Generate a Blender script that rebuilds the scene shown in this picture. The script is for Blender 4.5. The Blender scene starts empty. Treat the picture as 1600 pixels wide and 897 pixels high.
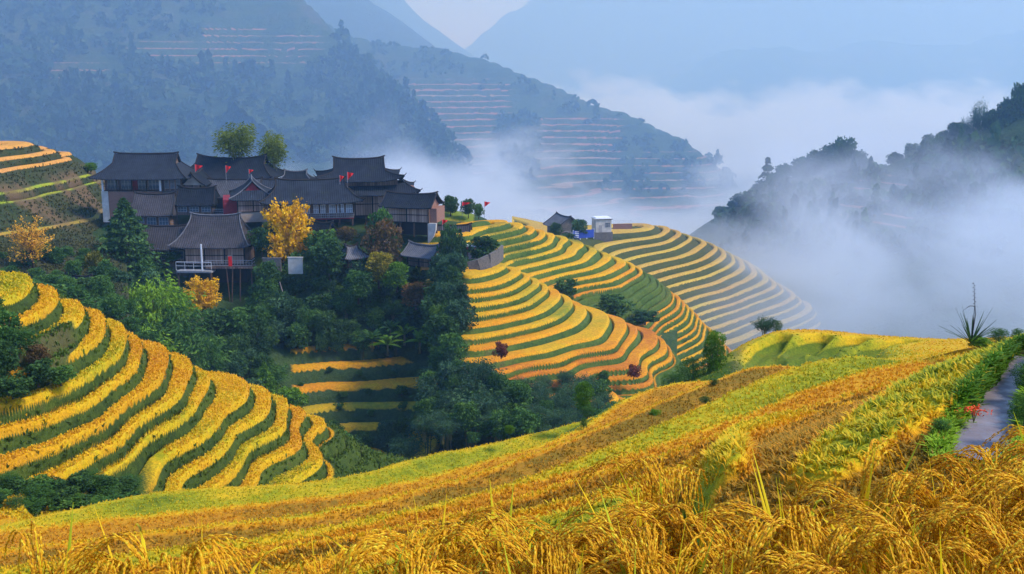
import bpy, bmesh, math, random
import numpy as np
from mathutils import Vector, Matrix
R = math.radians
F = 1715.0            # focal length in photograph pixels (photo 1600 wide)
PITCH = R(11.5)
CP, SP = math.cos(PITCH), math.sin(PITCH)
scene = bpy.context.scene
COL = scene.collection
rng = random.Random(7)

def at(u, v, Y):
    """world point seen at photo pixel (u,v) at forward distance Y (eye at origin)"""
    a = (u-800)/F; b = (448.5-v)/F
    dy = CP + b*SP; dz = -SP + b*CP
    return Vector((a*Y/dy, Y, dz*Y/dy))
def atz(u, v, z):
    a = (u-800)/F; b = (448.5-v)/F
    dy = CP + b*SP; dz = -SP + b*CP
    t = z/dz
    return Vector((a*t, dy*t, z))
def proj(p):
    yc = p[1]*CP - p[2]*SP; zc = p[1]*SP + p[2]*CP
    return 800+F*p[0]/yc, 448.5-F*zc/yc

# ---------------------------------------------------------------- camera, world, sun
cam_d = bpy.data.cameras.new('camera'); cam = bpy.data.objects.new('camera', cam_d); COL.objects.link(cam)
cam_d.sensor_width = 36; cam_d.lens = 36*F/1600; cam_d.clip_start = .05; cam_d.clip_end = 30000
cam.rotation_euler = (R(90)-PITCH, 0, 0)
scene.camera = cam
SUN_EL, SUN_AZ = R(50), R(104)       # azimuth clockwise from +Y (into the picture)
w = bpy.data.worlds.new('World'); scene.world = w; w.use_nodes = True
nt = w.node_tree; bg = nt.nodes['Background']
sky = nt.nodes.new('ShaderNodeTexSky'); sky.sky_type = 'NISHITA'; sky.sun_disc = False
sky.sun_elevation = SUN_EL; sky.sun_rotation = SUN_AZ; sky.altitude = 900; sky.air_density = 1.0; sky.dust_density = 1.0; sky.ozone_density = 3.0
tn = nt.nodes.new('ShaderNodeMix'); tn.data_type = 'RGBA'; tn.blend_type = 'MULTIPLY'; tn.inputs[0].default_value = 1;   # thin overcast: a cooler sky, bluest at the horizon
tc = nt.nodes.new('ShaderNodeTexCoord'); sx = nt.nodes.new('ShaderNodeSeparateXYZ'); nt.links.new(tc.outputs['Generated'], sx.inputs[0])
cr = nt.nodes.new('ShaderNodeValToRGB'); nt.links.new(sx.outputs[2], cr.inputs[0])
cr.color_ramp.elements[0].position = .05; cr.color_ramp.elements[0].color = (.52, .65, .98, 1); cr.color_ramp.elements[1].position = .40; cr.color_ramp.elements[1].color = (.74, .89, 1.15, 1)
nt.links.new(cr.outputs[0], tn.inputs[7])
nt.links.new(sky.outputs[0], tn.inputs[6]); nt.links.new(tn.outputs[2], bg.inputs[0]); bg.inputs[1].default_value = 0.15
sd = bpy.data.lights.new('sun', 'SUN'); sun = bpy.data.objects.new('sun', sd); COL.objects.link(sun)
sd.energy = 1.95; sd.angle = R(12); sd.color = (1.0, .96, .88)
sdir = Vector((math.sin(SUN_AZ)*math.cos(SUN_EL), math.cos(SUN_AZ)*math.cos(SUN_EL), math.sin(SUN_EL)))
sun.rotation_euler = sdir.to_track_quat('Z', 'Y').to_euler()
vs = scene.view_settings; vs.view_transform = 'Standard'; vs.look = 'None'; vs.exposure = 1.0; vs.gamma = 1; vs.use_curve_mapping = False
cy = scene.cycles
cy.use_denoising = True; cy.max_bounces = 8; cy.diffuse_bounces = 2; cy.glossy_bounces = 2; cy.transmission_bounces = 2
cy.volume_bounces = 5; cy.transparent_max_bounces = 6
cy.volume_step_rate = 1.0; cy.volume_max_steps = 96
scene.render.film_transparent = False

# ---------------------------------------------------------------- object helpers
def tag(o, label=None, cat=None, group=None, kind=None):
    if label: o['label'] = label
    if cat: o['category'] = cat
    if group: o['group'] = group
    if kind: o['kind'] = kind
    return o
def empty(name, loc=(0, 0, 0), rz=0):
    o = bpy.data.objects.new(name, None); COL.objects.link(o); o.location = loc; o.rotation_euler = (0, 0, rz)
    o.empty_display_size = .3
    return o
def copy_tree(o, parent=None):
    c = o.copy(); COL.objects.link(c)
    if parent is not None: c.parent = parent
    for ch in list(o.children): copy_tree(ch, c)
    return c
def np_mesh(name, V, Fc, mats, parent=None, smooth=True, mi=None, attrs=None):
    """V (n,3) array, Fc (m,3|4) array; fast mesh build"""
    V = np.asarray(V, dtype=np.float32); Fc = np.asarray(Fc, dtype=np.int32); k = Fc.shape[1]
    me = bpy.data.meshes.new(name)
    me.vertices.add(len(V)); me.vertices.foreach_set('co', V.ravel())
    me.loops.add(Fc.size); me.loops.foreach_set('vertex_index', Fc.ravel())
    me.polygons.add(len(Fc)); me.polygons.foreach_set('loop_start', np.arange(0, Fc.size, k, dtype=np.int32))
    me.polygons.foreach_set('use_smooth', np.full(len(Fc), smooth, dtype=bool))
    if not isinstance(mats, (list, tuple)): mats = [mats]
    for m in mats: me.materials.append(m)
    if mi is not None: me.polygons.foreach_set('material_index', np.asarray(mi, dtype=np.int32))
    for an, av in (attrs or {}).items():
        a = me.attributes.new(an, 'FLOAT', 'POINT'); a.data.foreach_set('value', np.asarray(av, dtype=np.float32))
    me.update(calc_edges=True)
    o = bpy.data.objects.new(name, me); COL.objects.link(o)
    if parent is not None: o.parent = parent
    return o

class MB:
    """collects simple solids with float verts, builds ONE mesh"""
    def __init__(s): s.v = []; s.f = []; s.m = []
    def add(s, vs_, fs, m=0):
        n = len(s.v); s.v += [tuple(p) for p in vs_]; s.f += [tuple(i+n for i in f) for f in fs]; s.m += [m]*len(fs); return s
    def box(s, x0, x1, y0, y1, z0, z1, m=0):
        return s.add([(x0,y0,z0),(x1,y0,z0),(x1,y1,z0),(x0,y1,z0),(x0,y0,z1),(x1,y0,z1),(x1,y1,z1),(x0,y1,z1)],
                     [(0,3,2,1),(4,5,6,7),(0,1,5,4),(1,2,6,5),(2,3,7,6),(3,0,4,7)], m)
    def tube(s, pts, r, n=6, m=0, cap=True):
        pts = [Vector(p) for p in pts]
        rs = r if isinstance(r, (list, tuple)) else [r]*len(pts)
        base = len(s.v); up = Vector((.01, .02, 1))
        for i, p in enumerate(pts):
            d = (pts[min(i+1, len(pts)-1)]-pts[max(i-1, 0)])
            if d.length < 1e-9: d = Vector((0, 0, 1))
            d.normalize()
            a = d.cross(up if abs(d.z) < .95 else Vector((1, 0, 0))).normalized(); b = d.cross(a)
            for k in range(n):
                t = 2*math.pi*k/n; q = p + (a*math.cos(t)+b*math.sin(t))*rs[i]; s.v.append(tuple(q))
        for i in range(len(pts)-1):
            for k in range(n):
                k2 = (k+1) % n; s.f.append((base+i*n+k, base+i*n+k2, base+(i+1)*n+k2, base+(i+1)*n+k)); s.m.append(m)
        if cap:
            s.f.append(tuple(base+k for k in reversed(range(n)))); s.m.append(m)
            s.f.append(tuple(base+(len(pts)-1)*n+k for k in range(n))); s.m.append(m)
        return s
    def bar(s, a, b, w_, h, m=0):
        """rectangular bar from a to b, w_ wide (horizontal), h high"""
        a, b = Vector(a), Vector(b); d = (b-a).normalized()
        sx = d.cross(Vector((0, 0, 1)))
        if sx.length < 1e-3: sx = Vector((1, 0, 0))
        sx.normalize(); up = sx.cross(d).normalized()
        P = []
        for p in (a, b):
            for i, j in ((-1,-1),(1,-1),(1,1),(-1,1)): P.append(p+sx*(i*w_/2)+up*(j*h/2))
        return s.add(P, [(3,2,1,0),(4,5,6,7),(0,1,5,4),(1,2,6,5),(2,3,7,6),(3,0,4,7)], m)
    def build(s, name, mats, parent=None, smooth=False):
        me = bpy.data.meshes.new(name); me.from_pydata(s.v, [], s.f)
        if not isinstance(mats, (list, tuple)): mats = [mats]
        for m_ in mats: me.materials.append(m_)
        me.polygons.foreach_set('material_index', s.m)
        me.polygons.foreach_set('use_smooth', [smooth]*len(s.f))
        me.update()
        o = bpy.data.objects.new(name, me); COL.objects.link(o)
        if parent is not None: o.parent = parent
        return o

# ---------------------------------------------------------------- material helpers
class NT:
    def __init__(s, name):
        s.m = bpy.data.materials.new(name); s.m.use_nodes = True; s.t = s.m.node_tree
        s.b = s.t.nodes['Principled BSDF']; s.out = s.t.nodes['Material Output']
        s.b.inputs['Specular IOR Level'].default_value = .25; s.b.inputs['Roughness'].default_value = .85
    def n(s, ty, **kw):
        nd = s.t.nodes.new(ty)
        for k, v in kw.items():
            if k.startswith('i_'):
                nd.inputs[k[2:].replace('_', ' ')].default_value = v
            else: setattr(nd, k, v)
        return nd
    def l(s, a, b): s.t.links.new(a, b)
    def noise(s, scale, detail=3, co=None, rough=.55, dist=0):
        nd = s.n('ShaderNodeTexNoise'); nd.inputs['Scale'].default_value = scale; nd.inputs['Detail'].default_value = detail
        nd.inputs['Roughness'].default_value = rough; nd.inputs['Distortion'].default_value = dist
        s.l(co if co is not None else s.geo(), nd.inputs['Vector']); return nd.outputs[0]
    def geo(s):
        if not hasattr(s, '_g'): s._g = s.n('ShaderNodeNewGeometry').outputs['Position']
        return s._g
    def obj(s):
        if not hasattr(s, '_o'): s._o = s.n('ShaderNodeTexCoord').outputs['Object']
        return s._o
    def scaled(s, co, sc, rot=(0, 0, 0)):
        nd = s.n('ShaderNodeMapping'); nd.inputs['Scale'].default_value = sc; nd.inputs['Rotation'].default_value = rot
        s.l(co, nd.inputs['Vector']); return nd.outputs[0]
    def ramp(s, fac, stops):
        nd = s.n('ShaderNodeValToRGB'); e = nd.color_ramp.elements
        e[0].position, e[0].color = stops[0][0], (*stops[0][1], 1); e[1].position, e[1].color = stops[-1][0], (*stops[-1][1], 1)
        for p, c in stops[1:-1]:
            x = e.new(p); x.color = (*c, 1)
        s.l(fac, nd.inputs[0]); return nd.outputs[0]
    def mix(s, fac, a, b, mode='MIX'):
        nd = s.n('ShaderNodeMix'); nd.data_type = 'RGBA'; nd.blend_type = mode
        for sock, v in ((nd.inputs[0], fac), (nd.inputs[6], a), (nd.inputs[7], b)):
            if isinstance(v, (int, float)): sock.default_value = v
            elif isinstance(v, tuple): sock.default_value = (*v, 1) if len(v) == 3 else v
            else: s.l(v, sock)
        return nd.outputs[2]
    def math(s, op, a, b=0.0, c=0.0, clamp=False):
        nd = s.n('ShaderNodeMath'); nd.operation = op; nd.use_clamp = clamp
        for i, v in enumerate((a, b, c)):
            if isinstance(v, (int, float)): nd.inputs[i].default_value = v
            else: s.l(v, nd.inputs[i])
        return nd.outputs[0]
    def attr(s, name):
        return s.n('ShaderNodeAttribute', attribute_name=name).outputs['Fac']
    def base(s, c):
        if isinstance(c, tuple): s.b.inputs['Base Color'].default_value = (*c, 1)
        else: s.l(c, s.b.inputs['Base Color'])
    def bump(s, h, strength=.5, dist=.1):
        nd = s.n('ShaderNodeBump'); nd.inputs['Strength'].default_value = strength; nd.inputs['Distance'].default_value = dist
        s.l(h, nd.inputs['Height']); s.l(nd.outputs[0], s.b.inputs['Normal'])
def plain(name, c, rough=.8, nscale=3.0, var=.25, bump=0.0):
    t = NT(name); co = t.obj()
    n1 = t.noise(nscale, 4, co)
    t.base(t.ramp(n1, [(.25, tuple(x*(1-var) for x in c)), (.75, tuple(min(1, x*(1+var)) for x in c))]))
    t.b.inputs['Roughness'].default_value = rough
    if bump: t.bump(t.noise(nscale*4, 3, co), bump, .05)
    return t.m

# ---------------------------------------------------------------- numpy noise
def _hash(ix, iy, seed):
    n = (ix.astype(np.int64)*374761393 + iy.astype(np.int64)*668265263 + seed*1442695041) & 0xffffffff
    n = ((n ^ (n >> 13))*1274126177) & 0xffffffff
    n = n ^ (n >> 16)
    return (n & 0xffff)/65535.0
def vnoise(x, y, seed=0):
    ix = np.floor(x); iy = np.floor(y); fx = x-ix; fy = y-iy
    fx = fx*fx*fx*(fx*(fx*6-15)+10); fy = fy*fy*fy*(fy*(fy*6-15)+10)
    a = _hash(ix, iy, seed); b = _hash(ix+1, iy, seed); c = _hash(ix, iy+1, seed); d = _hash(ix+1, iy+1, seed)
    return (a*(1-fx)+b*fx)*(1-fy)+(c*(1-fx)+d*fx)*fy
def fbm(x, y, seed=0, oct=4):
    s = 0; a = 1; t = 0
    for i in range(oct):
        s = s+a*vnoise(x, y, seed+i*17); t += a; a *= .5; x = x*2.03+5.1; y = y*2.03+3.7
    return s/t-.5
def sst(a, b, x):
    t = np.clip((x-a)/(b-a), 0, 1); return t*t*(3-2*t)

class RBF:
    def __init__(s, pts, c=3.0, lam=0.0):
        P = np.array([tuple(p) for p in pts], dtype=float); s.P = P[:, :2]; s.c = c
        n = len(P); D = np.sqrt(((s.P[:, None]-s.P[None])**2).sum(-1)+c*c)
        A = np.zeros((n+3, n+3)); A[:n, :n] = -D+lam*np.eye(n)
        A[:n, n] = 1; A[:n, n+1:] = s.P; A[n, :n] = 1; A[n+1:, :n] = s.P.T
        s.w = np.linalg.solve(A, np.concatenate([P[:, 2], [0, 0, 0]])); s.n = n
    def __call__(s, x, y):
        sh = x.shape; x = x.ravel(); y = y.ravel(); o = np.empty(len(x))
        for i in range(0, len(x), 60000):
            X = x[i:i+60000, None]-s.P[None, :, 0]; Y = y[i:i+60000, None]-s.P[None, :, 1]
            o[i:i+60000] = -np.sqrt(X*X+Y*Y+s.c**2) @ s.w[:s.n] + s.w[s.n]+s.w[s.n+1]*x[i:i+60000]+s.w[s.n+2]*y[i:i+60000]
        return o.reshape(sh)
def fan(u0, u1, du, y0, y1, dy0, dy1=None):
    """grid of x,y: columns are bearings, rows are distances"""
    us = np.arange(u0, u1+du, du); a = (us-800)/F/CP
    if dy1 is None: ys = np.arange(y0, y1+dy0, dy0)
    else:
        ys = [y0]
        while ys[-1] < y1: ys.append(ys[-1]+dy0+(dy1-dy0)*(ys[-1]-y0)/(y1-y0))
        ys = np.array(ys)
    Y, A = np.meshgrid(ys, a, indexing='ij')
    return A*Y, Y
def grid_faces(nr, nc):
    i = np.arange(nr*nc).reshape(nr, nc)
    return np.stack([i[:-1, :-1], i[:-1, 1:], i[1:, 1:], i[1:, :-1]], -1).reshape(-1, 4)
def terrace(h, dz, a=.52, c=.7, e1=.16, e2=.10, seed=0, z0=0.0, riser=1.0):
    """smooth height -> stepped height with a crop bulge; returns z, crop mask, level"""
    q = (h-z0)/dz; k = np.floor(q); u = q-k
    r = sst(a, 1.0, u)
    bulge = sst(0, e1, u)*(1-sst(a-e2, a+.04, u))
    z = z0+(k+r)*dz + c*bulge
    m = sst(.25, .6, bulge)
    return z, m, k
# ================================================================ materials of the ground
def field_mat(name, crops, banks, scale=1.0, dirt=(.16, .10, .05), rough_bump=.5):
    """crops / banks: ramp colours; attributes: crop (0..1), hue (0..1), soil (0..1)"""
    t = NT(name); g = t.geo()
    hue = t.attr('hue'); crop = t.attr('crop'); soil = t.attr('soil')
    n1 = t.noise(.10/scale, 4, g); n2 = t.noise(1.1/scale, 5, g, .65); n3 = t.noise(6/scale, 4, g, .7)
    f = t.math('ADD', hue, t.math('MULTIPLY', t.math('SUBTRACT', n1, .5), .9))
    f = t.math('ADD', f, t.math('MULTIPLY', t.math('SUBTRACT', n2, .5), .5), clamp=True)
    k = len(crops)-1
    cc = t.ramp(f, [(i/k, c) for i, c in enumerate(crops)])
    cc = t.mix(t.math('MULTIPLY', t.ramp(n3, [(.35, (1, 1, 1)), (.65, (0, 0, 0))]), .55), cc, (.30, .30, .24), 'MULTIPLY')
    k = len(banks)-1
    bf = t.math('ADD', t.math('MULTIPLY', n2, 1.1), t.math('MULTIPLY', t.math('SUBTRACT', n1, .5), 1.2)); bf = t.math('SUBTRACT', bf, .05, clamp=True)
    bc = t.ramp(bf, [(i/k, c) for i, c in enumerate(banks)])
    bc = t.mix(t.math('MULTIPLY', t.ramp(n3, [(.4, (1, 1, 1)), (.6, (0, 0, 0))]), .5), bc, (.3, .35, .3), 'MULTIPLY')
    edge = t.math('ADD', crop, t.math('MULTIPLY', t.math('SUBTRACT', n3, .5), .5))
    e2 = t.n('ShaderNodeMapRange'); e2.inputs[1].default_value = .35; e2.inputs[2].default_value = .65; t.l(edge, e2.inputs[0])
    c = t.mix(e2.outputs[0], bc, cc)
    c = t.mix(soil, c, dirt)
    t.base(c); t.b.inputs['Specular IOR Level'].default_value = .12
    h = t.math('ADD', t.math('MULTIPLY', n3, .6), t.math('MULTIPLY', t.noise(16/scale, 3, g, .7), .4))
    t.bump(h, rough_bump, .25*scale)
    return t.m
GOLD = [(.20, .26, .02), (.55, .38, .02), (.78, .42, .015), (.80, .33, .012), (.66, .21, .02), (.45, .13, .02)]
GOLD_N = [(.085, .155, .012), (.42, .40, .012), (.80, .50, .012), (.78, .38, .010), (.68, .29, .012), (.30, .18, .014)]
GRASS = [(.040, .050, .012), (.050, .085, .014), (.10, .14, .018), (.13, .11, .03)]
GRASS_N = [(.03, .06, .010), (.05, .11, .012), (.11, .20, .012), (.20, .20, .02)]
M_H1 = field_mat('near_field', GOLD_N, GRASS, 1.0)
M_H5 = field_mat('slope_field', GOLD_N, [(.045, .085, .010), (.09, .15, .012), (.17, .21, .014), (.20, .16, .02)], .7)
M_A = field_mat('valley_field', GOLD, [(.035, .060, .016), (.06, .11, .02), (.11, .16, .025), (.12, .10, .04)], 1.6)
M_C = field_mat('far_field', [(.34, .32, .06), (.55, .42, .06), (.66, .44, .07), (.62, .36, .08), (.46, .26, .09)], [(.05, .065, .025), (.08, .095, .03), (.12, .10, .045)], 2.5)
M_H0 = field_mat('brown_field', [(.30, .42, .03), (.55, .42, .03), (.80, .38, .06), (.80, .36, .09), (.75, .30, .10)], [(.028, .042, .016), (.045, .065, .02), (.075, .075, .03), (.05, .09, .022)], 2.0)
M_H2 = field_mat('wooded_ground', GOLD, [(.020, .045, .014), (.035, .070, .02), (.06, .10, .03), (.05, .05, .03)], 2.0)
M_MT = field_mat('mountain_field', [(.16, .14, .06), (.42, .22, .12), (.55, .24, .16), (.50, .34, .22)],
                 [(.016, .040, .016), (.03, .065, .022), (.055, .10, .03), (.10, .10, .045), (.035, .06, .025)], 22, rough_bump=.8)
M_FAR = field_mat('far_mountain', [(.10, .10, .06)]*2, [(.015, .035, .022), (.03, .055, .035), (.05, .06, .04)], 80)

GR = {}
def pdist(X, Y, P):
    """distance to a polyline divided by the local half width"""
    best = np.full(X.shape, 9e9)
    for (x0, y0, w0), (x1, y1, w1) in zip(P[:-1], P[1:]):
        dx, dy = x1-x0, y1-y0; t = np.clip(((X-x0)*dx+(Y-y0)*dy)/(dx*dx+dy*dy), 0, 1)
        best = np.minimum(best, np.hypot(X-x0-t*dx, Y-y0-t*dy)/(w0+t*(w1-w0)))
    return best
def bandcol(k, seed, lo=0.25, hi=.75):
    h = _hash(k.astype(int), (k*0).astype(int)+3, seed); return lo+(hi-lo)*h

def uneven(h, dz, seed, amt=.34):
    """stretches the levels so that no two steps are alike"""
    return h+amt*dz*(fbm(h/dz*.9+50, h*0+seed, seed, 2)*2)
def hill(name, label, pts, fanargs, fn, mat, c=4.0, lam=0.0, post=None):
    f = RBF(pts, c, lam)
    X, Y = fan(*fanargs)
    h = f(X, Y)
    z, crop, hue, soil = fn(X, Y, h)
    if post is not None: z = post(X, Y, z)
    GR[name] = (X, Y, z, crop, np.clip(hue, 0, 1))
    V = np.stack([X, Y, z], -1).reshape(-1, 3)
    o = np_mesh(name, V, grid_faces(*X.shape), mat, attrs={'crop': crop.ravel(), 'hue': np.clip(hue, 0, 1).ravel(), 'soil': soil.ravel()})
    tag(o, label, None, None, 'structure'); o['category'] = 'hillside'
    return f, o
def uvY(L): return [tuple(at(*p)) for p in L]
def lev(z, L): return [tuple(atz(u, v, z)) for u, v in L]
def uvz(L): return [tuple(atz(u, v, z)) for u, v, z in L]
def behind(L, dy, dz): return [(p[0]*(p[1]+dy)/p[1], p[1]+dy, p[2]-dz) for p in L]

# ---------------------------------------------------------------- H1: terraced hill at the left
c1 = uvz([(-90, 425, -12.5), (0, 432, -13.6), (60, 455, -15.2), (130, 485, -17), (190, 520, -19.4), (260, 556, -22), (350, 596, -24.6), (440, 633, -27), (505, 665, -29.4), (560, 698, -33), (592, 716, -35.5)])
p1 = list(c1)+behind(c1, 10, 9)+behind(c1, 26, 30)
p1 += lev(-14.4, [(37, 486), (-30, 500)])+lev(-15.4, [(72, 491), (40, 515)])+lev(-16.4, [(120, 502), (90, 535)])+lev(-17.6, [(160, 550), (128, 580), (60, 600), (-60, 610)])
p1 += lev(-18.8, [(-120, 680), (0, 638), (53, 614), (111, 592), (190, 556)])
p1 += lev(-20, [(-120, 735), (0, 690), (56, 675), (112, 649), (165, 611), (203, 577)])
p1 += lev(-21.2, [(0, 737), (56, 720), (112, 701), (157, 671), (195, 641), (221, 619), (243, 590)])
p1 += lev(-22.4, [(30, 757), (75, 746), (131, 731), (172, 701), (210, 667), (255, 641), (277, 622), (274, 604)])
p1 += lev(-23.6, [(169, 750), (210, 739), (244, 690), (292, 660), (322, 626), (321, 607)])
p1 += lev(-24.8, [(225, 750), (262, 731), (311, 701), (349, 667), (367, 637), (369, 619)])
p1 += lev(-26, [(274, 752), (322, 727), (375, 690), (405, 664), (416, 641)])
p1 += lev(-27.2, [(334, 750), (386, 716), (424, 686), (448, 652)])
p1 += lev(-28.4, [(397, 748), (439, 727), (472, 694), (482, 660)])
p1 += lev(-29.6, [(457, 746), (499, 720), (514, 694), (517, 671)])
p1 += lev(-32.5, [(500, 745), (545, 725), (562, 705)])
p1 += uvY([(-60, 800, 50), (60, 800, 54), (150, 800, 60), (260, 790, 66), (400, 790, 74), (520, 770, 84)])
def fn1(X, Y, h):
    h = uneven(h+.35*fbm(X*.09, Y*.09, 3), 1.2, 3)
    aw = .86+.10*fbm(X*.08, Y*.08, 13)
    z, m, k = terrace(h+1.14, 1.2, a=aw, c=.80+.3*fbm(X*.1, Y*.1, 14), e1=.22, e2=.04)
    z = z-1.14
    hu = bandcol(k, 5, .38, .62)
    n = fbm(X*.12, Y*.12, 9); up = sst(-25.2, -24.6, -h*0+h)  # lower scrub below the terraces
    # scrub at the far left foot and the hollow under the top terraces
    u_, v_ = X/Y, h
    foot = sst(.0, 1.0, (-.335-X/Y)*40 + 0*X)
    scrub = np.clip(sst(-23.0-.0*X, -24.6, h)*sst(-.32, -.38, X/Y), 0, 1)
    holl = np.exp(-(((X/Y+.435)/.035)**2+((h+17.0)/1.2)**2)*1.2)
    m = m*(1-scrub)*(1-sst(.35, .6, holl))*(1-sst(-30.2, -30.8, h))
    hu = hu+.20*sst(.08, .0, (h+1.14)/1.2 % 1)+n*.55+.1*sst(.3, .0, (h+1.14)/1.2 % 1)
    return z+.10*fbm(X*1.5, Y*1.5, 4), m, hu, X*0+sst(.35, .7, holl)*.4
F1, O1 = hill('terraced_hillside', 'golden rice terraces on the hill at the lower left', p1, (-120, 680, 1.3, 47, 122, .10, .22), fn1, M_H1, c=2.5, lam=1.0)

# ---------------------------------------------------------------- H5: long slope in front, falling to the left
c5 = uvY([(-80, 806, 40), (0, 797, 42), (100, 780, 46), (190, 764, 48), (280, 752, 50), (400, 749, 52), (500, 744, 54), (590, 712, 58), (700, 686, 58), (800, 671, 55), (870, 643, 57), (950, 621, 58), (1050, 598, 57), (1147, 583, 54), (1230, 564, 48), (1300, 556, 44), (1400, 547, 40), (1480, 540, 36), (1600, 533, 34), (1700, 530, 34)])
p5 = list(c5)+behind(c5, 7, 4)+behind(c5, 22, 22)
p5 += uvY([(1640, 590, 14), (1500, 600, 14), (1400, 645, 12), (1300, 690, 10.5), (1200, 730, 9.5), (1100, 765, 9), (1550, 563, 20), (1350, 603, 22), (1200, 650, 20),
           (1000, 745, 15), (800, 805, 13), (600, 852, 12), (400, 890, 12), (200, 900, 14), (0, 885, 19), (-80, 890, 20), (300, 832, 24), (600, 785, 28), (900, 692, 32), (1100, 622, 36), (1300, 573, 34), (1450, 552, 30),
           (0, 833, 33), (250, 787, 38), (500, 764, 42), (700, 722, 42), (800, 695, 46), (1000, 632, 48), (1560, 545, 26), (1700, 580, 16)])
p5 += [(-4, 6.2, -4.2), (0, 6.2, -4.0), (-8, 6.5, -4.8), (2.2, 6.5, -3.4), (3.2, 8.2, -3.0), (4.6, 9, -2.85), (6, 8, -2.8), (5, 11, -2.85), (7, 12, -2.9), (3.8, 9.6, -3.0), (2.0, 7.6, -3.45)]
PATH = [(3.58, 8.02, .22), (3.84, 8.45, .25), (4.27, 9.26, .18), (4.75, 10.06, .14), (5.5, 11.2, .16)]
def pxline(L): return [(at(u, v, Y).x, Y, w_) for u, v, Y, w_ in L]
F5_ = RBF(p5, 1.5, .3)
def on5(L):
    o = []
    for u, v, w_ in L:
        ys = np.linspace(5.5, 60, 900); q = at(u, v, 1.0); k = np.nonzero(F5_(q.x*ys, ys) > q.z*ys)[0]
        Y = float(ys[k[0]]) if len(k) else 40.0; o.append((q.x*Y, Y, w_))
    return o
WEED = on5([(1290, 760, .30), (1345, 705, .38), (1415, 655, .5), (1480, 615, .7), (1530, 582, 1.0), (1580, 552, 1.3)])
RIM = on5([(1128, 765, .22), (1140, 712, .30), (1180, 680, .38), (1250, 643, .48), (1350, 604, .6), (1450, 583, .8), (1530, 562, .9)])
def fn5(X, Y, h):
    h = h+.30*fbm(X*.07, Y*.07, 21, 3)+.10*fbm(X*.3, Y*.3, 22, 2)
    LR = .20; H = -np.log(np.maximum(-h, .5))/LR+.3*fbm(X*.05, Y*.05, 19, 2)
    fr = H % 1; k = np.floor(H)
    zt, m, _ = terrace(H, 1.0, a=.62, c=0.0, e1=.12, e2=.10)
    z2 = -np.exp(-zt*LR)+np.minimum(.55, .02*Y)*(sst(0, .10, fr)*(1-sst(.50, .66, fr))-.95)
    z2 = np.where(h > -3.4, h, z2)
    near = sst(21, 14, Y)*sst(.165, .21, X/Y)
    TB = np.array([.88, .24, .72, .92, .60, .17, .84, .66, .26, .95, .56, .20, .78]); hu = TB[np.mod(k, 13).astype(int)]+.18*fbm(X*.06, Y*.06, 8)+.30*np.exp(-((X/Y-.17)/.07)**2-((Y-44)/9)**2)
    rim = sst(.17, .08, fr); hu = hu*(1-rim)+.36*rim  # yellower outer rows, with the lit crop edge painted into the hue
    gz = sst(.36, .44, fr)*(bandcol(k, 41, 0, 1) > .2); hu = hu*(1-gz)+.05*gz; m = np.maximum(m*(1-.3*gz), gz*sst(.66, .58, fr))
    z2 = z2*(1-near)+(h+.1*fbm(X*.6, Y*.6, 14))*near; m = m*(1-near)+near
    hn = .95+.15*fbm(X*.2, Y*.2, 44)
    hu = hu*(1-near)+hn*near
    w1 = sst(1.3, .5, pdist(X, Y, RIM)+.5*fbm(X, Y, 71)); hu = hu*(1-w1)+.36*w1; z2 = z2+.22*w1; m = np.maximum(m, w1)
    w2 = sst(1.25, .7, pdist(X, Y, WEED)+.6*fbm(X*1.5, Y*1.5, 72)); hu = hu*(1-w2)+(.20+.5*fbm(X*1.2, Y*1.2, 73))*w2; z2 = z2+.12*w2; m = np.maximum(m, w2)
    rl = sst(1.3, .9, pdist(X, Y, PATH)+.25*fbm(X*2, Y*2, 70)); z2 = z2*(1-rl)+(-3.06)*rl
    return z2+.10*fbm(X*1.3, Y*1.3, 4), m*(1-rl), hu, rl*.9
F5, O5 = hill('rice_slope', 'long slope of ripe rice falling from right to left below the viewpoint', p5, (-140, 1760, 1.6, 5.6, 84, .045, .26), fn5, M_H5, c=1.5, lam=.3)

# ---------------------------------------------------------------- H4: knoll behind it at the right
p4 = uvY([(1120, 560, 62), (1140, 538, 66), (1180, 522, 70), (1240, 519, 72), (1300, 523, 72), (1370, 527, 72), (1480, 534, 70), (1600, 530, 70), (1700, 530, 70), (1110, 590, 58), (1150, 592, 54), (1200, 575, 55), (1250, 562, 56), (1350, 555, 56), (1450, 548, 56), (1600, 545, 56), (1200, 545, 62), (1300, 540, 64)])
q4 = p4[2:9]
p4 += behind(q4, 9, 6)+behind(q4, 26, 28)+[tuple(at(1085, 600, 66)), tuple(at(1060, 640, 72)), tuple(at(1100, 640, 50)), tuple(at(1300, 600, 48))]
F4_ = RBF(p4, 3, .5)
def onF4(u, v):
    ys = np.linspace(48, 78, 300); q = at(u, v, 1.0); k = np.nonzero(F4_(q.x*ys, ys) > q.z*ys)[0]
    Y = float(ys[k[0]]) if len(k) else 72.0; return q.x*Y, Y
ARCS = [[(1222, 520), (1198, 533), (1192, 550), (1200, 566), (1214, 582)], [(1285, 522), (1243, 531), (1226, 545), (1234, 560), (1250, 572)], [(1345, 526), (1292, 534), (1267, 546), (1276, 558)], [(1420, 530), (1362, 536), (1338, 545), (1344, 556)]]
ARCW = [[(*onF4(u, v), w_) for (u, v), w_ in zip(A_, (.6, .9, 1.3, 1.4, 1.3))] for A_ in ARCS]
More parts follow.
